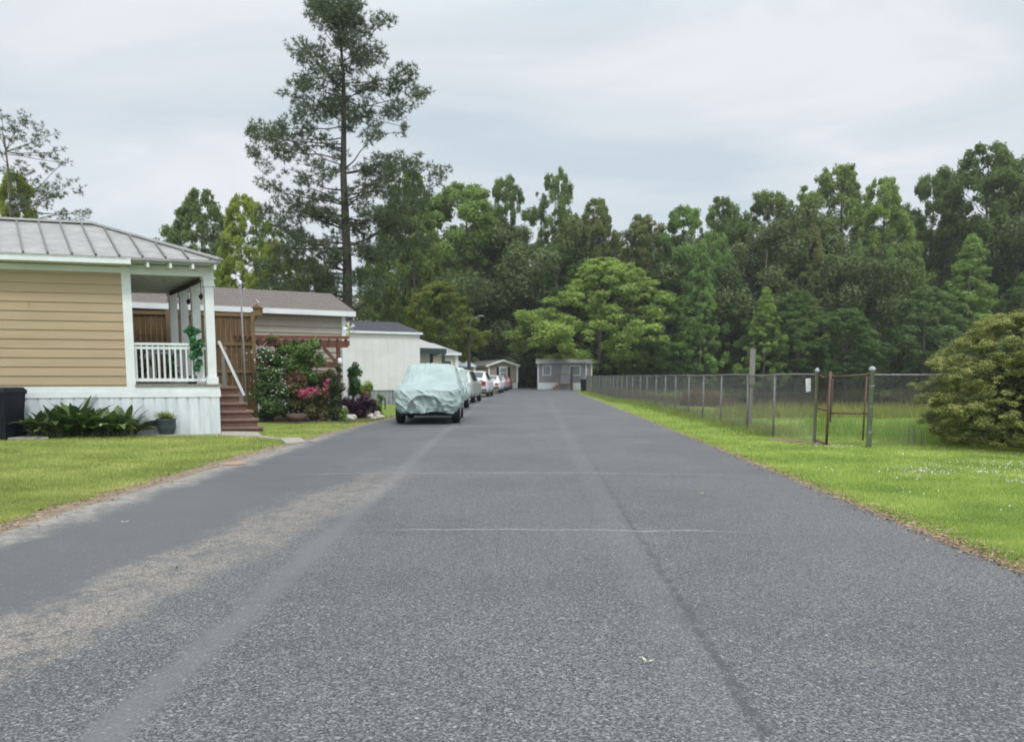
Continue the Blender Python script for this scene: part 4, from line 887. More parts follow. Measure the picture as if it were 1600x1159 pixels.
# utility pole
Yu = 60; q = P(733, 588, Yu); up = thing('utility_pole', 'dark wooden utility pole with crossarm and lamp arm behind the parked cars', 'utility pole', (q.x, Yu, 0)); zt = zat(520, Yu)
mb = MB(); mb.tube([(q.x, Yu, -.1), (q.x, Yu, zt)], [.17, .12], 10); obj('pole', mb, M['polewood'], up)
mb = MB(); mb.bar((q.x - .7, Yu - .15, zt - .45), (q.x + .7, Yu - .15, zt - .45), .1, .12); obj('crossarm', mb, M['polewood'], up)
mb = MB(); mb.tube([(q.x, Yu, zt - .2), (q.x + .15, Yu, zat(500, Yu)), (q.x + .8, Yu, zat(493, Yu))], .035, 6); obj('lamp_arm', mb, M['galv'], up)
mb = MB(); mb.ell((q.x + .95, Yu, zat(494, Yu)), (.25, .12, .07)); obj('lamp_head', mb, M['galv'], up, True)

# far tan mobile home (gable end towards us)
Yt = 88; A = P(808.5, 607, Yt); W_ = 3.55; x1 = A.x; x0 = P(764, 607, Yt).x; ht = thing('mobile_home', 'far tan mobile home with white trim, shuttered gable window and white skirting', 'house', (x1, Yt, 0))
ze_ = zat(571, Yt); zk = zat(598, Yt); zr = zat(563.5, Yt); xm = (x0 + x1) / 2
Ft = Frame((x0, Yt), 90, 0); tanf = mat('far_tan_siding', (.31, .255, .205), None, 2, .8, stretch=(.3, .3, 6))
ang = V(-.5, .866, 0)
mb = MB(); fp = [(x0, Yt, zk), (x1, Yt, zk), (x1, Yt, ze_), (xm, Yt, zr), (x0, Yt, ze_)]; LN = 12
bk = [V(*p) + ang * LN for p in fp]; mb.add(fp + [tuple(p) for p in bk], [(0, 1, 2, 3, 4), (9, 8, 7, 6, 5), (1, 0, 5, 6), (2, 1, 6, 7), (0, 4, 9, 5)]); obj('wall', mb, tanf, ht)
mb = MB(); e = .18
def rq(pa, pb):
    pa, pb = V(*pa), V(*pb); f_ = V(0, -.25, .03); g_ = ang * LN; u_ = V(0, 0, .08)
    mb.hexa([pa + f_, pb + f_, pb + g_, pa + g_, pa + f_ + u_, pb + f_ + u_, pb + g_ + u_, pa + g_ + u_])
rq((x0 - .3, Yt, ze_ - .08), (xm, Yt, zr)); rq((xm, Yt, zr), (x1 + .3, Yt, ze_ - .08)); obj('roof', mb, mat('far_shingle', (.17, .16, .15), None, 5, .9), ht)
mb = MB(); mb.bar((x0 - .3, Yt - .28, ze_ - .06), (xm, Yt - .28, zr + .04), .06, .2); mb.bar((xm, Yt - .285, zr + .04), (x1 + .3, Yt - .285, ze_ - .06), .06, .2); mb.bar(V(x0, Yt - .05, ze_ - .08), V(x0, Yt, ze_ - .08) + ang * LN, .3, .18); obj('fascia', mb, M['white'], ht)
mb = MB(); mb.box(x0 - .07, x0 + .12, Yt - .06, Yt - .004, zk, ze_ - .05); mb.box(x1 - .12, x1 + .07, Yt - .06, Yt - .004, zk, ze_ - .05); obj('corner_board', mb, M['white'], ht)
mb = MB(); ribs(mb, Frame((x1, Yt), 90, 0), 0, x1 - x0, -.03, -.05, zk - .003, .25, .02); mb.bar(V(x0 + .03, Yt + .1, zk / 2 - .02), V(x0 + .03, Yt, zk / 2 - .02) + ang * LN, .05, zk); obj('skirting', mb, M['white'], ht)
wx0, wx1, wz0, wz1 = P(781, 590, Yt).x, P(792, 590, Yt).x, zat(590, Yt), zat(574, Yt)
mb = MB(); mb.box(wx0 - .06, wx1 + .06, Yt - .06, Yt - .004, wz0 - .06, wz1 + .06); wn = obj('window', mb, M['white'], ht)
mb = MB(); zm = (wz0 + wz1) / 2; mb.box(wx0 + .04, wx1 - .04, Yt - .07, Yt - .062, wz0 + .04, zm - .04); mb.box(wx0 + .04, wx1 - .04, Yt - .07, Yt - .062, zm + .04, wz1 - .04); obj('pane', mb, mat('window_glass', (.16, .19, .22), None, 1, .1, .6), wn)
for xx in (wx0 - .36, wx1 + .1):
    mb = MB(); mb.box(xx, xx + .26, Yt - .06, Yt - .004, wz0 - .06, wz1 + .06); obj('shutter', mb, M['plastic_black'], ht)
mb = MB(); q0 = V(x0 - .02, Yt, 0) + ang * 3.2; q1 = V(x0 - .02, Yt, 0) + ang * 4.4; mb.bar(q0 + V(-.03, 0, (wz0 + wz1) / 2), q1 + V(-.03, 0, (wz0 + wz1) / 2), .06, 1.0); wn = obj('window', mb, M['white'], ht); mb = MB(); mb.bar(q0.lerp(q1, .1) + V(-.06, -.03, zm), q0.lerp(q1, .9) + V(-.06, -.03, zm), .03, .8); obj('pane', mb, M['glass'], wn)

# far grey mobile home under the round tree
Yk = 80; A = P(840, 605, Yk); Bx = P(925, 605, Yk).x; hk = thing('mobile_home', 'far grey mobile home with white skirting shaded by the round tree', 'house', (A.x, Yk, 0))
Fk = Frame((Bx, Yk), 93, -3); LK = Bx - A.x; zk0 = zat(598, Yk); zke = zat(568, Yk); zkr = zat(560, Yk)
gsd = mat('far_grey_siding', (.25, .25, .275), (.2, .2, .22), 1.5, .8)
mb = MB(); laps(mb, Fk, 0, LK, 0, zk0, zke, .25, .02); mb.fb(Fk, 0, LK, .003, 4.2, zk0, zke - .003); obj('wall', mb, gsd, hk)
mb = MB(); ribs(mb, Fk, 0, LK, -.02, -.1, zk0 - .003, .3, .02); mb.fb(Fk, 0, LK, 0, 4.2, -.1, zk0 - .003); obj('skirting', mb, M['white'], hk)
mb = MB(); mb.hexa([Fk(-.2, -.3, zke), Fk(LK + .2, -.3, zke), Fk(LK + .2, 4.5, zke), Fk(-.2, 4.5, zke), Fk(-.2, 1.9, zkr), Fk(LK + .2, 1.9, zkr), Fk(LK + .2, 2.3, zkr), Fk(-.2, 2.3, zkr)]); obj('roof', mb, mat('far_light_roof', (.3, .3, .3), None, 3, .9), hk)
for a in (LK - .1, 0, LK * .1): mb = MB(); mb.fb(Fk, a, a + .12, -.05, -.022, zk0, zke - .02); obj('corner_board', mb, M['white'], hk)
for a0, w_ in ((LK - 1.4, .9), (1.2, 1.1)):
    mb = MB(); mb.fb(Fk, a0, a0 + w_, -.07, -.022, zk0 + .75, zk0 + 1.8); wn = obj('window', mb, M['white'], hk); mb = MB(); mb.fb(Fk, a0 + .08, a0 + w_ - .08, -.078, -.072, zk0 + .83, zk0 + 1.72); obj('pane', mb, mat('pale_window', (.2, .22, .25), None, 1, .2), wn)
mb = MB(); mb.fb(Fk, 2.3, 3.2, -.06, -.022, zk0 + .02, zk0 + 1.95); obj('door', mb, mat('pale_grey_door', (.36, .36, .38), None, 2), hk)
st2 = thing('porch_steps', 'pale wooden steps and landing in front of the far grey mobile home', 'steps', tuple(Fk(2.7, -1, 0)))
mb = MB(); mb.fb(Fk, 2.0, 3.5, -1.3, -.08, zk0 - .15, zk0 - .05); obj('landing', mb, M['fencerail'], st2)
for i in range(3): mb = MB(); mb.fb(Fk, 3.5 + i * .28, 3.78 + i * .28, -1.2, -.3, 0, zk0 - .2 - i * .22); obj('tread', mb, M['fencerail'], st2)
for a in (2.05, 3.45): mb = MB(); mb.fb(Fk, a - .05, a + .05, -1.3, -1.2, 0, zk0 + .9); obj('post', mb, M['fencerail'], st2)
mb = MB(); mb.bar(Fk(2.0, -1.25, zk0 + .85), Fk(3.5, -1.25, zk0 + .85), .08); mb.bar(Fk(3.5, -1.25, zk0 + .85), Fk(4.4, -1.25, .8), .08); obj('handrail', mb, M['fencerail'], st2)
q = P(912, 605, 74); mb = MB(); mb.hexa([q + V(-.25, -.25, -q.z), q + V(.25, -.25, -q.z), q + V(.25, .25, -q.z), q + V(-.25, .25, -q.z), V(q.x - .32, q.y - .32, 1.05), V(q.x + .32, q.y - .32, 1.05), V(q.x + .32, q.y + .32, 1.05), V(q.x - .32, q.y + .32, 1.05)])
tb2 = thing('trash_bin', 'black rubbish bin near the right end of the far grey home', 'trash bin', (q.x, q.y, 0)); obj('bin_body', mb, M['plastic_black'], tb2)
mb = MB(); mb.box(q.x - .35, q.x + .35, q.y - .36, q.y + .34, 1.053, 1.12); obj('lid', mb, M['plastic_black'], tb2)
ya = P(893, 600, 76); mb = MB(); mb.tube([(ya.x, ya.y, 0), (ya.x, ya.y, 2.4)], .12, 8); tag(obj('wooden_post', mb, M['polewood'], loc=(ya.x, ya.y, 0)), 'dark post standing in front of the far grey home', 'post')

# ------------------------------------------------------------------ cars
def interp(x, pts): return float(np.interp(x, [p[0] for p in pts], [p[1] for p in pts]))
class CarShape:
    def __init__(s, Lc, W, top, belt, roofw, zb=.3, taper=.12):
        s.L, s.W, s.top, s.belt, s.roofw, s.zb, s.taper = Lc, W, top, belt, roofw, zb, taper
    def section(s, y, n=40):
        k = min(1, (.72 + .28 * math.sqrt(max(0, min(1, y / .5)))) , (.8 + .2 * math.sqrt(max(0, min(1, (s.L - y) / .4)))))
        Wd = s.W * k; B = interp(y, s.belt); T = max(interp(y, s.top), B + .015); t_ = min(1, (T - B) / .5); Rw = Wd * .93 + (s.roofw - Wd * .93) * t_
        pl = [(Wd * .9, s.zb), (Wd * .985, s.zb + .15), (Wd, (s.zb + B) / 2), (Wd * .975, B - .07), (Wd * .93, B), (Rw, max(B + .003, T - .07)), (Rw * .85, max(B + .006, T - .015)), (Rw * .45, T + .012), (0, T + .02)]
        pl = [(x, min(z, T + .03)) for x, z in pl]
        d = [0]
        for i in range(len(pl) - 1): d.append(d[-1] + math.hypot(pl[i + 1][0] - pl[i][0], pl[i + 1][1] - pl[i][1]))
        return pl, d, B, T
    def pt(s, y, u):   # u 0 bottom side .. 1 top centre; sign for side
        pl, d, B, T = s.section(y); sgn = 1 if u >= 0 else -1; u = min(1, abs(u)) * d[-1]
        x = np.interp(u, d, [p[0] for p in pl]); z = np.interp(u, d, [p[1] for p in pl]); return V(sgn * x, y, z)
    def key(s, y, i):
        pl, d, B, T = s.section(y); return d[i] / d[-1]
def car_body_mesh(cs, nu=44, ny=70, disp=None, capbulge=.1, caprings=7):
    mb = MB(); us = [k / nu for k in range(-nu, nu + 1) if k != 0]; us = [-1 + 0 * k for k in []] + sorted(set([k / nu for k in range(0, nu + 1)]))
    ring_u = [(u, 1) for u in us] + [(u, -1) for u in us[::-1][1:]]; n = len(ring_u); rings = []
    ysx = [cs.L * (0.5 - .5 * math.cos(math.pi * j / ny)) for j in range(ny + 1)]
    def ring(y): 
        o = []
        for u, sg in ring_u: p = cs.pt(y, u); o.append(V(p.x * sg, p.y, p.z))
        return o
    rr_ = [ring(y) for y in ysx]
    def capr(r, sgn):
        B = min(p.z for p in r); o = []
        for k in range(caprings, 0, -1):
            f_ = k / caprings; g_ = f_ ** .6 if k < caprings else 1
            if k == caprings: continue
            o.append([V(p.x * f_, p.y + sgn * capbulge * (1 - f_ ** 2), B + (p.z - B) * f_) for p in r])
        return o[::-1] if sgn < 0 else o
    rings = capr(rr_[0], -1) + rr_ + capr(rr_[-1], 1)
    if disp: rings = [[disp(p) for p in r] for r in rings]
    for r in rings: mb.v += [tuple(p) for p in r]
    for j in range(len(rings) - 1):
        for i in range(n - 1): a = j * n + i; mb.f.append((a, a + 1, a + n + 1, a + n))
    mb.f.append(tuple(range(n))); m0 = (len(rings) - 1) * n; mb.f.append(tuple(range(m0, m0 + n))[::-1])
    if not disp:
        for j in range(len(rings) - 1): mb.f.append((j * n, (j + 1) * n, (j + 1) * n + n - 1, j * n + n - 1))
    return mb
def patch(cs, y0, y1, u0, u1, off=.012, n=8, full=False):
    """glass patch on one side (u0..u1) or across the centre (full)"""
    mb = MB(); cols = []
    for j in range(n + 1):
        y = y0 + (y1 - y0) * j / n; row = []
        ul = [(u0 + (u1 - u0) * i / n, 1) for i in range(n + 1)]
        if full: ul = [(u, 1) for u, _ in ul] + [(u, -1) for u, _ in ul[::-1][1:]]
        for u, sg in ul:
            p = cs.pt(y, u); row.append(V(p.x * sg, p.y, p.z))
        cols.append(row)
    m_ = len(cols[0]); ctr = V(0, (y0 + y1) / 2 if not full else (1.6 + cs.L) / 2.2, .9)
    for r in cols:
        for p in r: q = p + (p - V(0, p.y * .6 + ctr.y * .4, .9)).normalized() * off; mb.v.append(tuple(q))
    for j in range(n):
        for i in range(m_ - 1): a = j * m_ + i; mb.f.append((a, a + 1, a + m_ + 1, a + m_))
    return mb
def wheel(root, x, y, r, wid):
    sg = 1 if x > 0 else -1; mb = MB(); prof = [(-wid / 2, r * .8), (-wid / 2 + .02, r * .97), (0, r), (wid / 2 - .02, r * .97), (wid / 2, r * .8), (wid / 2 - .01, r * .62)]
    mb.tube([V(x + sg * a, y, r) for a, _ in prof], [q for _, q in prof], 24); ty = obj('wheel', mb, M['rubber'], root, True)
    mb = MB(); mb.tube([V(x + sg * (wid / 2 - .012), y, r), V(x + sg * (wid / 2 + .004), y, r)], [r * .6, r * .5], 20); mb.tube([V(x + sg * (wid / 2), y, r), V(x + sg * (wid / 2 + .015), y, r)], .06, 10); obj('rim', mb, M['chrome'], ty)
def set_car(root, frontleft, heading):
    root.location = frontleft; root.rotation_euler.z = heading
SUVTOP = [(0, .92), (.12, 1.0), (1.15, 1.13), (1.3, 1.15), (2.05, 1.62), (2.4, 1.68), (3.6, 1.69), (4.25, 1.62), (4.62, 1.18), (4.7, 1.0)]
SUVBELT = [(0, .9), (.15, .97), (1.2, 1.06), (4.2, 1.1), (4.6, 1.1), (4.7, .98)]
SEDTOP = [(0, .7), (.12, .8), (1.1, .96), (1.25, .98), (2.05, 1.38), (2.4, 1.43), (3.2, 1.41), (3.95, 1.08), (4.6, 1.02), (4.7, .85)]
SEDBELT = [(0, .68), (.15, .77), (1.2, .9), (3.9, .98), (4.6, .96), (4.7, .82)]
def paint(name, c, metal=.3): return mat(name, c, tuple(x * .93 for x in c), 1.2, .32, .5, metal)
def make_car(name, label, color, kind, rear=True):
    root = thing(name, label, 'car'); suv = kind == 'suv'
    cs = CarShape(4.7, .92, SUVTOP if suv else SEDTOP, SUVBELT if suv else SEDBELT, .66 if suv else .6)
    obj('body', car_body_mesh(cs, 26, 46), color, root, True)
    ka, kb = (1.36, 2.02) if suv else (1.32, 2.0)
    obj('windshield', patch(cs, ka, kb, cs.key(1.7, 6) + .04, 1, full=True), M['carglass'], root, True)
    ra, rb = (4.27, 4.56) if suv else (3.3, 3.9)
    obj('rear_window', patch(cs, ra, rb, cs.key(ra + .1, 6) + .03, 1, full=True), M['carglass'], root, True)
    y0, y1, ym = (2.1, 4.15, 3.1) if suv else (2.0, 3.35, 2.75)
    for sg in (1, -1):
        for a, b_ in ((y0, ym - .04), (ym + .04, y1)):
            pm = patch(cs, a, b_, cs.key(2.8, 4) + .02, cs.key(2.8, 5) - .01)
            if sg < 0: pm.v = [(-x, y, z) for x, y, z in pm.v]
            obj('side_window', pm, M['carglass'], root, True)
        for yy in (.85, 3.75): wheel(root, sg * .8, yy, .35 if suv else .32, .22)
        mb = MB(); mb.ell((sg * 1.0, 1.75, 1.12 if suv else .98), (.1, .06, .075)); obj('wing_mirror', mb, color, root, True)
        mb = MB(); zz = .88 if suv else .78; mb.box(sg * .62 - .13, sg * .62 + .13, 4.69, 4.80, zz - .1, zz + (.16 if suv else .04)); obj('tail_light', mb, RED, root)
        mb = MB(); zz = .78 if suv else .62; mb.box(sg * .55 - .15, sg * .55 + .15, -.09, .06, zz - .07, zz + .07); obj('headlight', mb, M['chrome'], root)
    mb = MB(); mb.hexa([(-.8, 4.66, .32), (.8, 4.66, .32), (.74, 4.86, .34), (-.74, 4.86, .34), (-.8, 4.66, .56), (.8, 4.66, .56), (.74, 4.86, .54), (-.74, 4.86, .54)]); obj('rear_bumper', mb, BUMP, root)
    mb = MB(); mb.hexa([(-.72, -.14, .3), (.72, -.14, .3), (.8, .08, .3), (-.8, .08, .3), (-.72, -.14, .5), (.72, -.14, .5), (.8, .08, .5), (-.8, .08, .5)]); obj('front_bumper', mb, BUMP, root)
    mb = MB(); mb.box(-.36, .36, -.125, -.05, .56 if suv else .5, .8 if suv else .62); obj('grille', mb, M['plastic_black'], root)
    mb = MB(); mb.box(-.16, .16, 4.79, 4.815, .68, .82); obj('number_plate', mb, M['white'], root)
    return root
RED = mat('tail_lamp_red', (.35, .02, .02), None, 3, .25, .5); BUMP = mat('bumper_grey', (.1, .1, .105), None, 3, .5)
def place_car(root, px, py, heading, fl=True):
    q = G(px, py); root.location = (q.x, q.y, .055); root.rotation_euler.z = heading
HD = -math.atan(.06)
c = make_car('parked_suv', 'pale silver green SUV parked behind the two covered cars', paint('silver_green', (.42, .45, .41)), 'suv')
# rear toward the camera: y axis of the car points to camera -> rotate 180
def rearward(root, px_c, Y, scale=1):   # centre of rear at px_c
    x = P(px_c, 600, Y).x; d = V(math.sin(-HD), math.cos(HD), 0); pos = V(x, Y, .055) + d * 4.7 * scale; root.location = pos; root.rotation_euler.z = HD + math.pi; root.scale = (scale,) * 3
rearward(c, 711, 38.5)
c = make_car('parked_suv', 'white SUV with dark rear window parked behind the silver green one', paint('pearl_white', (.62, .62, .64), .1), 'suv'); rearward(c, 741, 50)
c = make_car('parked_car', 'white low car parked behind the white SUV', paint('clean_white', (.68, .68, .7), .1), 'sedan'); rearward(c, 764, 61)
c = make_car('parked_car', 'pale pinkish small car, second from the far end of the row', paint('maroon', (.42, .33, .34)), 'sedan'); rearward(c, 775, 70)
c = make_car('parked_car', 'dull red car parked at the far end of the row', paint('dull_red', (.36, .17, .17)), 'sedan'); rearward(c, 783, 78)

# covered cars
def cover_mat(name, c1, c2):
    m, t, b = base_mat(name, .75, .25); tcn = t.nodes.new('ShaderNodeTexCoord'); n = t.nodes.new('ShaderNodeTexNoise'); n.inputs['Scale'].default_value = 2.2; n.inputs['Detail'].default_value = 5
    t.links.new(tcn.outputs['Object'], n.inputs[0]); r = t.nodes.new('ShaderNodeValToRGB'); t.links.new(n.outputs[0], r.inputs[0]); r.color_ramp.elements[0].position = .3; r.color_ramp.elements[1].position = .7
    r.color_ramp.elements[0].color = c4(c2); r.color_ramp.elements[1].color = c4(c1); t.links.new(r.outputs[0], b.inputs['Base Color'])
    n2 = t.nodes.new('ShaderNodeTexNoise'); n2.inputs['Scale'].default_value = 7; n2.inputs['Distortion'].default_value = 1.2; t.links.new(tcn.outputs['Object'], n2.inputs[0])
    bp = t.nodes.new('ShaderNodeBump'); bp.inputs['Strength'].default_value = .35; bp.inputs['Distance'].default_value = .05; t.links.new(n2.outputs[0], bp.inputs['Height']); t.links.new(bp.outputs[0], b.inputs['Normal']); return m
def covered(label, seed, c1, c2):
    root = thing('covered_car', label, 'car'); cs = CarShape(4.75, .93, [(a * 1.03, b_ + .03) for a, b_ in SUVTOP], [(a * 1.03, b_ + .01) for a, b_ in SUVBELT], .72, zb=.34)
    def disp(p):
        def rd(x, y, z, k=2.6): return max(0, 1 - abs(noise.noise(Vector((x, y, z)))) * k) ** 2
        n1 = noise.noise(Vector((p.x * 2.6 + seed, p.y * 1.1, p.z * 2.2)))
        low = min(1, max(0, (1.08 - p.z) / .12)); c_ = V(p.x, (p.y - 2.4) * .7, p.z - .85).normalized()
        diag = rd(p.x * 2.2 + p.z * 2.6 + seed, p.y * 1.8 + 3, p.z * 2.2 - abs(p.x) * 1.6); fine = rd(p.x * 5 + p.z * 5, p.y * 4 + seed, p.z * 5 - p.x * 3, 3)
        vert = rd(p.x * 5.5 + seed * 2, p.y * .7, p.z * .5, 2.2)
        q = p + c_ * (n1 * .03 + low * (diag * .055 + fine * .022) + (1 - low) * vert * .03)
        if p.y < .35 and p.z < 1.0:      # loose flap over the grille below an arched fold
            arc = .40 + .42 * max(0, 1 - (abs(p.x + .02) / .52) ** 3.5); inside = min(1, max(0, (arc - p.z) / .05)) if abs(p.x) < .56 else 0
            edge = math.exp(-((arc - p.z) / .045) ** 2) if abs(p.x) < .7 else 0
            q.y += (.10 * inside - .035 * edge) * min(1, max(0, (.35 - p.y) / .25)); q.y += inside * .035 * math.sin(p.x * 26 + math.sin(p.z * 9) * 1.5)
        if p.z < .62:
            k = (.62 - p.z) / .2; q.z += .05 * k * noise.noise(Vector((p.x * 1.8 + seed, p.y * 1.2, 0))); q += V(c_.x, c_.y, 0) * (-.04 * k)
        return q
    obj('cover', car_body_mesh(cs, 60, 110, disp, .12, 26), cover_mat('car_cover_cloth', c1, c2), root, True)
    mb = MB(); mb.hexa([(-.8, .3, .24), (.8, .3, .24), (.8, 4.4, .24), (-.8, 4.4, .24), (-.82, .3, .42), (.82, .3, .42), (.82, 4.4, .42), (-.82, 4.4, .42)]); obj('underbody', mb, M['plastic_black'], root)
    for sg in (1, -1):
        for yy in (.9, 3.85): wheel(root, sg * .8, yy, .36, .24)
    return root
c = covered('pale blue green cloth covered car, nearest in the parked row', 3.0, (.35, .43, .41), (.27, .34, .325))
d = V(-math.sin(HD), math.cos(HD), 0); q = G(668, 668); c.location = (q.x - .06, q.y + .25, .055); c.rotation_euler.z = R(2); c1loc = c.location.copy()
c = covered('second covered car, whiter cloth, directly behind the nearest covered car', 11.0, (.52, .6, .57), (.44, .53, .5))
x = P(677, 600, 29.5).x; c.location = (x, 29.5, .055); c.rotation_euler.z = HD

# ------------------------------------------------------------------ chain link fence
def chain(mb, p, q, z0, z1, sp_=.075, r_=.0022):
    p, q = Vector(p), Vector(q); L_ = (q - p).length; d = (q - p) / L_; hh = z1 - z0; nn = int((L_ + hh) / sp_)
    nr = V(-d.y, d.x, 0)
    for k in range(nn):
        s0 = k * sp_ - hh
        for dirn in (0, 1):
            a0, a1 = s0, s0 + hh; za, zb_ = (z0, z1) if dirn == 0 else (z1, z0)
            if a0 < 0: za = za + (zb_ - za) * (-a0 / hh); a0 = 0
            if a1 > L_: zb_ = za + (zb_ - za) * ((L_ - a0) / (a1 - a0)); a1 = L_
            if a1 - a0 < .02: continue
            A_ = p + d * a0; B_ = p + d * a1; o = nr * (r_ if dirn else -r_); u = V(0, 0, r_); s_ = nr * r_
            A_ = V(A_.x, A_.y, za) + o; B_ = V(B_.x, B_.y, zb_) + o; w_ = V(d.x, d.y, 0) * r_
            mb.add([A_ - w_, A_ + w_, A_ + s_, B_ - w_, B_ + w_, B_ + s_], [(0, 1, 4, 3), (1, 2, 5, 4), (2, 0, 3, 5)])
    return mb
FH = 1.46
def fpost(mb, x, y, h_, r_=.03, cap=True):
    prof = [(r_, -.1), (r_, h_)] + ([(r_ * 1.35, h_), (r_ * 1.4, h_ + .03), (r_ * .9, h_ + .07), (.004, h_ + .09)] if cap else [])
    mb.lathe((x, y, 0), prof, 10)
gL = G(1272, 694); gR = G(1357, 700)
fb0 = V(gL.x, gL.y, 0)
ext = [V(6.14, 17.6, 0)]; end = V(7.05, 76, 0)
fl = thing('chain_link_fence', 'long galvanised chain link fence running along the right verge from the gate', 'fence', tuple(fb0))
pp = [fb0]; y = 17.7
while y < 76: pp.append(V(6.02 + (y - 17.7) * .0185 + .03 * math.sin(y * 3), y, 0)); y += 2.35 + .25 * math.sin(y)
for i, p in enumerate(pp):
    mb = MB(); fpost(mb, p.x, p.y, FH + (.03 if i == 0 else -.02), .034 if i == 0 else .026, i == 0); obj('post', mb, M['galvpost' if i == 0 else 'galv'], fl, True)
mb = MB()
for i in range(len(pp) - 1):
    a, b_ = pp[i], pp[i + 1]; m_ = a.lerp(b_, .5); sg_ = random.Random(i).uniform(-.03, .015); mb.tube([a + V(0, 0, FH - .02), m_ + V(0, 0, FH - .02 + sg_), b_ + V(0, 0, FH - .02)], .02, 6)
obj('top_rail', mb, M['galv'], fl)
mb = MB()
for i in range(len(pp) - 1): chain(mb, pp[i], pp[i + 1], .04, FH - .03, r_=.0036)
obj('wire_mesh', mb, M['wire'], fl)
# right leg of the fence, behind the big bush
fr = thing('chain_link_fence', 'chain link fence running right from the thick gate post behind the azalea bush', 'fence', (gR.x, gR.y, 0))
rp = [V(gR.x, gR.y, 0)]; dr_ = V(1, .2, 0).normalized()
for k in range(1, 6): rp.append(rp[0] + dr_ * 2.6 * k)
for i, p in enumerate(rp):
    mb = MB(); fpost(mb, p.x, p.y, FH + (.05 if i == 0 else -.02), .048 if i == 0 else .028, i == 0); obj('post', mb, M['galvpost' if i == 0 else 'galv'], fr, True)
mb = MB()
for z_ in (.3, .8, 1.2): mb.tube([(gR.x, gR.y, z_), (gR.x, gR.y, z_ + .03)], .058, 12)
obj('hinge_band', mb, M['galv'], fr)
mb = MB(); mb.tube([rp[0] + V(0, 0, FH - .03)] + [p + V(0, 0, FH - .03) for p in rp[1:]], .02, 6); obj('top_rail', mb, M['galv'], fr)
mb = MB(); [chain(mb, rp[i], rp[i + 1], .04, FH - .04, r_=.0026) for i in range(5)]; obj('wire_mesh', mb, M['wire'], fr)
# gate leaves
gm = G(1291, 698); tm = P(1298, 581, gm.y); gt = thing('gate_leaf', 'narrow rusty steel gate leaf hinged on the left gate post', 'gate', (gL.x, gL.y, 0), 'rusty chain link gate')
A0 = V(gL.x + .05, gL.y, 0); B0 = V(gm.x, gm.y, 0); B1 = V(tm.x, tm.y, 0)
mb = MB(); mb.tube([B0 + V(0, 0, .05), V(tm.x, tm.y, FH + .04)], .026, 10); mb.tube([A0 + V(0, 0, .08), B0 + V(0, 0, .06)], .02, 8); z_ = zat(638, gL.y); mb.tube([A0 + V(0, 0, z_), B0.lerp(B1, .5) + V(0, 0, z_ - .02)], .018, 8); mb.tube([A0 + V(0, 0, FH - .04), (A0 + B1) / 2 + V(0, 0, FH - .09), B1 + V(0, 0, FH - .03)], .02, 8); obj('gate_frame', mb, M['rust'], gt, True)
mb = MB(); chain(mb, A0, B0.lerp(B1, .5), .08, FH - .07, r_=.002); obj('wire_mesh', mb, M['rust'], gt)
gt = thing('gate_leaf', 'wide rusty gate leaf with sagging top bar next to the thick gate post', 'gate', (gR.x, gR.y, 0), 'rusty chain link gate')
C0_ = V(gR.x - .06, gR.y, 0); D0 = B0.lerp(B1, .6) + V(.05, .02, 0); z_ = zat(646, gR.y)
mb = MB(); mb.tube([D0 + V(0, 0, FH - .07), C0_ + V(-.1, 0, FH - .03), C0_ + V(0, 0, FH)], .018, 8); mb.tube([D0 + V(0, 0, z_), C0_ + V(0, 0, z_ - .0)], .018, 8); mb.tube([C0_ + V(-.06, 0, .15), C0_ + V(-.04, 0, FH - .05)], .018, 8); mb.tube([D0 + V(.0, 0, .5), D0 + V(0.02, 0, FH - .02)], .016, 8); obj('gate_frame', mb, M['rust'], gt, True)
mb = MB(); chain(mb, D0, C0_, .1, FH - .08, r_=.002); obj('wire_mesh', mb, M['wire'], gt)
# chain hanging on rusty post
rng = random.Random(2); mb = MB()
for k in range(14):
    q = B1 + V(.03 + .01 * math.sin(k), -.03, FH - .12 - k * .045); mb.tube([q, q + V(0, 0, -.035)], .008, 5)
tag(obj('gate_chain', mb, M['rust'], loc=tuple(B1 + V(0, 0, FH - .1))), 'rusty chain hanging down the rusty gate post', 'chain')
# white notice on the fence
q = P(1262, 602, gL.y + .25); mb = MB(); tl = .03
cs_ = [(-.055, .14), (.05, .15), (.06, -.12), (-.035, -.145)]
mb.hexa([(q.x + x_, q.y - .02, q.z + z_) for x_, z_ in cs_] + [(q.x + x_, q.y - .012, q.z + z_) for x_, z_ in cs_]); tag(obj('fence_notice', mb, M['white'], loc=tuple(q)), 'blank white notice wired to the fence left of the gate', 'sign')
# tall wooden post
q = G(1171, 673); q2 = zat(545, q.y); pz = thing('wooden_post', 'tall weathered wooden post standing by the chain link fence', 'post', (q.x, q.y, 0)); zz = zat(585, q.y)
mb = MB(); mb.bar((q.x, q.y, -.1), (q.x, q.y, zz), .075); obj('lower_post', mb, M['greywood'], pz)
mb = MB(); mb.bar((q.x, q.y - .06, zz - .25), (q.x, q.y - .06, q2), .13, .04, up=(0, 1, 0)); obj('upper_board', mb, M['greywood'], pz)
# small plant stakes right of the gate
for i, (px, t0) in enumerate(((1419, 664), (1427, 665), (1439, 672))):
    q = G(px, 698 - i * .7); mb = MB(); mb.tube([(q.x, q.y, 0), (q.x, q.y, zat(t0, q.y))], .011, 6)
    tag(obj('garden_stake', mb, M['greywood'], loc=(q.x, q.y, 0)), ['leftmost', 'middle', 'rightmost'][i] + ' of three thin garden stakes by the fence left of the azalea', 'stake', 'thin stakes beside the azalea bush')

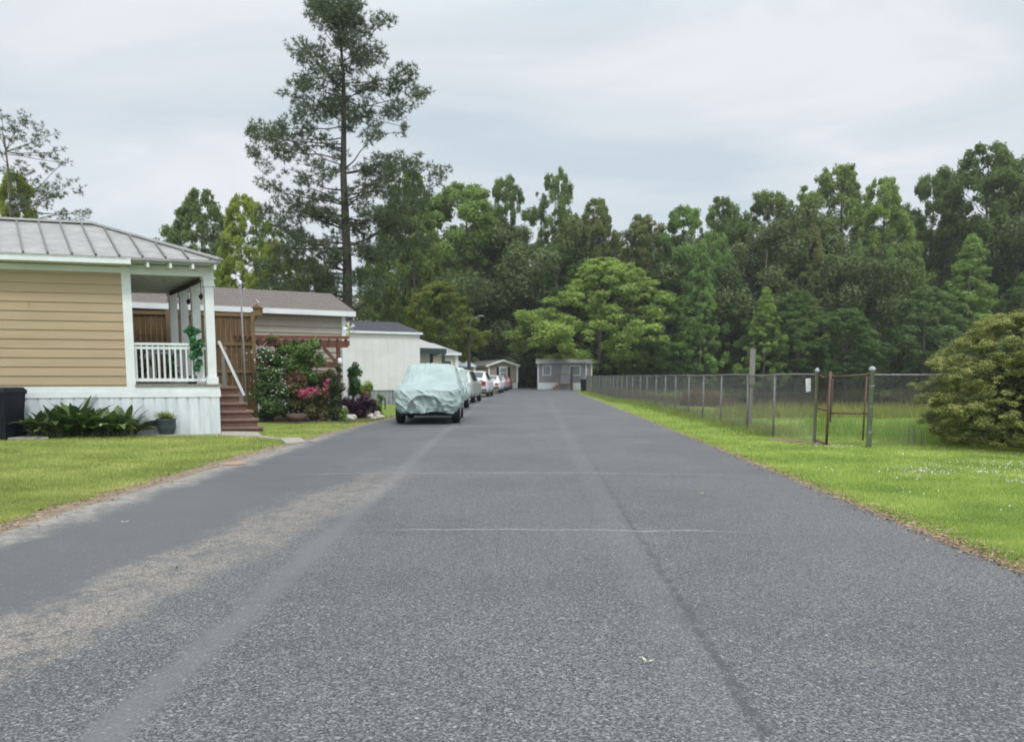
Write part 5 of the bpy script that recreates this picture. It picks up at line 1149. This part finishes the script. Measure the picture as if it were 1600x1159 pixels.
# ------------------------------------------------------------------ azalea bush
bc = G(1660, 712); bz = thing('azalea_bush', 'huge rounded bush with small yellow green leaves at the right edge', 'shrub', (P(1684, 600, bc.y + 1.5).x, bc.y + 1.5, 0)); Yz = bc.y + 1.5
rng = random.Random(31); C = []
def bushr(t_): return 2.75 * (max(0, 1 - abs((t_ - .40)) ** 2.2 * 2.3) ** .5) * (1 if t_ < .6 else 1 - (t_ - .6) * .55)
for i in range(1700):
    t_ = rng.random(); a = rng.uniform(0, 6.28); layer = 1 + .08 * math.sin(t_ * 24 + 3 * math.sin(a * 2)) + .13 * noise.noise(Vector((math.cos(a) * 1.6, math.sin(a) * 1.6, t_ * 3)))
    k = bushr(t_) * layer * rng.uniform(.86, 1); k *= 1.09 if rng.random() < .06 else 1; C.append((bz.location.x + math.cos(a) * k, Yz + math.sin(a) * k * .8, .12 + t_ * 2.45 + (rng.uniform(0, .2) if t_ > .7 else 0), rng.uniform(.05, .18)))
azl = leafmat('azalea_leaves', (.37, .39, .11), (.13, .155, .05), (.42, .3, .14), 3.5, .25)
r = np.random.RandomState(8); q = clump_leaves(C, 3300, .022, .55, r, up=.9, shell=.05, aspect=.36); npmesh('foliage', q, 4, azl, bz)
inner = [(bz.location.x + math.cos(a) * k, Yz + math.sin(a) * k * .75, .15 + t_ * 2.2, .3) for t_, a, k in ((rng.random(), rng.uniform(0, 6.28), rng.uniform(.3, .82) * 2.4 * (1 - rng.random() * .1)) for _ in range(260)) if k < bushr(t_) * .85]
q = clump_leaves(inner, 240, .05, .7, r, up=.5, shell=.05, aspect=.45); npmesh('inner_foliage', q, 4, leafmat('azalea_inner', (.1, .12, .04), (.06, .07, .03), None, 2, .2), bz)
mb = MB()
for i in range(34):
    x_, y_, z_, _ = rng.choice(C); limb(mb, (bz.location.x + rng.uniform(-.4, .4), Yz + rng.uniform(-.3, .3), 0), (x_, y_, z_), .035, .008, rng, n=4, seg=6)
obj('stem', mb, M['barkgrey'], bz, True)

# ------------------------------------------------------------------ grass, clover, weeds
r = np.random.RandomState(12)
def in_view(x, y): return np.abs(x) < .69 * y + .4
vRX = np.vectorize(DR); vDL = np.vectorize(DL)
def blades(x, y, z, hgt, wid, lean, r):
    n = len(x); a = r.uniform(0, 2 * np.pi, n); s = np.stack([np.cos(a), np.sin(a), np.zeros(n)], 1); b2 = r.uniform(0, 2 * np.pi, n)
    base = np.stack([x, y, z], 1); tip = base + np.stack([np.cos(b2) * lean * hgt, np.sin(b2) * lean * hgt, hgt], 1)
    o = np.empty((n, 3, 3)); o[:, 0] = base - s * wid[:, None]; o[:, 1] = base + s * wid[:, None]; o[:, 2] = tip; return o.reshape(-1, 3)
def sample(n, xfun, y0, y1, r, p=1.6):
    # density falls with distance
    u = r.uniform(0, 1, n); k = 1 - p; y = (y0 ** k + u * (y1 ** k - y0 ** k)) ** (1 / k); x = xfun(y, r.uniform(0, 1, n)); return x, y
def lawn(name, label, n, side, y0, y1, c1, c2, c3, hmean, seed):
    r = np.random.RandomState(seed)
    if side > 0: xf = lambda y, u: vRX(y) - .03 + u ** 1.0 * np.maximum(.3, .69 * y + .5 - vRX(y))
    else: xf = lambda y, u: vDL(y) + .03 - u * np.maximum(.3, .69 * y + .5 + vDL(y))
    x, y = sample(n, xf, y0, y1, r, 1.5)
    dn = np.array([noise.noise(Vector((a * 1.2, b * 1.2, seed))) for a, b in zip(x[::1], y[::1])]) if n < 4e5 else np.zeros(n)
    keep = np.ones(n, bool)
    if side < 0:
        yw = np.interp(x, [-14.5, O1.x, -6.0, -4.5], [17.6, O1.y - .25, 19, 20.3]); keep &= (y < yw) | (x > O1.x + .9)
    edge = np.abs(x - (vRX(y) if side > 0 else vDL(y))); keep &= (edge > .12) | (r.uniform(0, 1, n) < .5 + edge * 4)
    x, y, dn = x[keep], y[keep], dn[keep]; m_ = len(x); z = np.full(m_, .035 if side < 0 else -.005)
    hgt = hmean * r.uniform(.5, 1.25, m_) * (1 + .45 * dn); wid = .0022 + .00042 * y
    return tag(npmesh(name, blades(x, y, z, hgt, wid, r.uniform(.2, 1.0, m_), r), 3, leafmat(name + '_blades', c1, c2, c3, .9, .35), loc=(0, 0, 0)), label, 'grass', kind='stuff')
lawn('grass', 'bright green mown grass of the right hand verge', 390000, 1, 4.6, 34, (.46, .57, .14), (.23, .33, .075), (.62, .62, .22), .045, 3)
lawn('grass', 'yellowish green mown lawn in front of the tan house', 300000, -1, 5.2, 27, (.44, .49, .14), (.24, .3, .08), (.6, .54, .24), .038, 4)
# clover heads
nc = 150; yc = r.uniform(7.5, 16, nc); xc = RX(yc) + .5 + r.uniform(0, 1, nc) * (.69 * yc - RX(yc)); kk = r.uniform(0, 1, nc) < (.12) + .88 * np.exp(-((yc - 10.6) / 1.1) ** 2) * (xc > 4.8)
xc, yc = xc[kk], yc[kk]; cnt = (r.pareto(1.3, len(xc)) * 7 + 3).clip(3, 70).astype(int); idx = np.repeat(np.arange(len(xc)), cnt); sg_ = r.uniform(.06, .34, len(xc))[idx]
x = xc[idx] + r.normal(0, 1, len(idx)) * sg_ * 1.3; y = yc[idx] + r.normal(0, 1, len(idx)) * sg_; k = x > RX(y) + .25; x, y = x[k], y[k]
c_ = np.stack([x, y, r.uniform(.035, .065, len(x))], 1); q = np.concatenate([leaves(c_, rnorm(len(x), r), np.full(len(x), .012), .9, r) for _ in range(3)])
tag(npmesh('clover_flowers', q, 4, mat('clover_white', (.72, .72, .66), None, 8)), 'small white clover flowers scattered over the right hand grass', 'clover', kind='stuff')
# weeds and reeds on the pond bank
def weeds(name, label, n, xf, y0, y1, c1, c2, hm, seed, clumps=90, wid=.012, cat='weeds'):
    r = np.random.RandomState(seed); cy_ = r.uniform(y0, y1, clumps); cx_ = xf(cy_, r.uniform(0, 1, clumps)); idx = r.randint(0, clumps, n)
    x = cx_[idx] + r.normal(0, .35, n); y = cy_[idx] + r.normal(0, .35, n); ch = r.uniform(.5, 1.2, clumps)[idx]; z = np.array([gz(a, b) for a, b in zip(x, y)])
    o = blades(x, y, z, hm * ch * r.uniform(.5, 1.1, n), np.full(n, wid), r.uniform(.05, .45, n), r); return tag(npmesh(name, o, 3, leafmat(name + '_leaf', c1, c2, None, 1.2, .3)), label, cat, kind='stuff')
weeds('bank_weeds', 'tall yellow green weeds along the near bank of the pond', 26000, lambda y, u: 7.6 + u * 22, 25.5, 28.2, (.36, .36, .09), (.18, .22, .05), .5, 5, 170, .012)
weeds('dry_reeds', 'brown dry reeds standing at the water behind the fence', 24000, lambda y, u: 8.6 + u * 1.6, 36, 74, (.2, .13, .09), (.1, .07, .05), 1.0, 6, 170, .02, 'reeds')
weeds('dry_reeds', 'brown dead stalks in the shallow water behind the gate', 2600, lambda y, u: 9 + u * 18, 28.5, 33, (.16, .12, .085), (.085, .065, .045), 1.0, 7, 60, .012, 'reeds')
weeds('fence_weeds', 'rough grass growing along the foot of the chain link fence', 22000, lambda y, u: 6.05 + (y - 17) * .0185 + (u - .3) * .5, 18, 70, (.3, .36, .1), (.17, .22, .06), .3, 8, 190, .007)
weeds('fence_weeds', 'light green weeds behind the fence right of the gate', 9000, lambda y, u: 7.6 + u * 8, 17, 22, (.3, .42, .1), (.17, .28, .05), .42, 9, 90, .008)
weeds('far_bank_grass', 'pale grass strip on the far bank of the pond', 16000, lambda y, u: 12 + u * 80, 84.5, 87.5, (.2, .2, .1), (.1, .11, .06), .5, 10, 200, .04)
# bare earth under the gate and orange paint on the verge
mb = MB(); rng = random.Random(4)
def blob(cx, cy_, rx, ry, z, n=22):
    v = [(cx, cy_, z)] + [(cx + rx * math.cos(2 * math.pi * k / n) * rng.uniform(.7, 1.1), cy_ + ry * math.sin(2 * math.pi * k / n) * rng.uniform(.7, 1.1), z - .004) for k in range(n)]
    mb.add(v, [(0, k + 1, (k + 1) % n + 1) for k in range(n)])
blob(gL.x + .05, gL.y - .05, .42, .3, .03); blob(gL.x - .3, gL.y + .9, .35, .6, .03); struct('bare_earth', mb, mat('red_earth', (.3, .2, .13), (.16, .1, .07), 10, .95, bump=.5))
mb = MB(); q = G(378, 729); blob(q.x - .1, q.y, .2, .26, .062, 40); struct('orange_sand', mb, mat('orange_sand', (.42, .22, .13), (.24, .19, .15), 14, .95))
# leaves lying on the asphalt
lb = ['dark shrivelled leaf on the worn strip of asphalt', 'pale yellow leaf on the asphalt right of centre', 'pale yellow scrap of leaf near the bottom of the asphalt', 'pale leaf on the asphalt near the left lawn']
for i, (px, py, cc) in enumerate(((278, 905, (.03, .02, .02)), (1096, 781, (.55, .55, .3)), (1010, 1057, (.5, .55, .35)), (196, 828, (.6, .55, .45)))):
    q = G(px, py); mb = MB(); s_ = .02
    for k in range(3):
        a = k * 2.1 + i; d = V(math.cos(a), math.sin(a), 0); e = V(-d.y, d.x, 0); z_ = .076
        mb.add([V(q.x, q.y, z_), V(q.x, q.y, z_ + .004) + d * s_ + e * s_ * .35, V(q.x, q.y, z_ + .012) + d * s_ * 2, V(q.x, q.y, z_ + .004) + d * s_ - e * s_ * .35], [(0, 1, 2, 3)])
    tag(obj('fallen_leaf', mb, mat('fallen_leaf', cc, None, 10), loc=tuple(q)), lb[i], 'leaf', 'leaves lying on the road')

# dry litter along both road edges
n = 9000; y = sample(n, lambda y, u: y, 4.5, 32, r, 1.5)[1]; sd_ = r.uniform(0, 1, n) < .6; rr_ = np.vectorize(DR)(y); ll_ = np.vectorize(DL)(y)
x = np.where(sd_, rr_ - .06 + np.abs(r.normal(0, .12, n)) * r.choice([-.7, 1], n), ll_ + .05 + r.normal(0, .16, n))
c_ = np.stack([x, y, np.full(n, .052)], 1); nn = rnorm(n, r) * .5; nn[:, 2] += 1; nn /= np.linalg.norm(nn, axis=1)[:, None]
c_[:, 2] = .058
tag(npmesh('leaf_litter', leaves(c_, nn, r.uniform(.008, .024, n), .45, r), 4, leafmat('dry_litter', (.36, .25, .15), (.16, .1, .06), (.5, .42, .3), 6, .1)), 'brown dry leaf litter along both road edges', 'litter', kind='stuff')

# thin summer haze
m = bpy.data.materials.new('haze'); m.use_nodes = True; t = m.node_tree; t.nodes.clear(); o_ = t.nodes.new('ShaderNodeOutputMaterial'); v_ = t.nodes.new('ShaderNodeVolumePrincipled')
v_.inputs['Color'].default_value = (.93, .96, 1, 1); v_.inputs['Density'].default_value = .00034; t.links.new(v_.outputs[0], o_.inputs['Volume'])
mb = MB(); mb.box(-720, 920, -70, 1420, -3, 45); tag(obj('haze', mb, m), kind='stuff', label='thin pale haze filling the air', cat='haze')
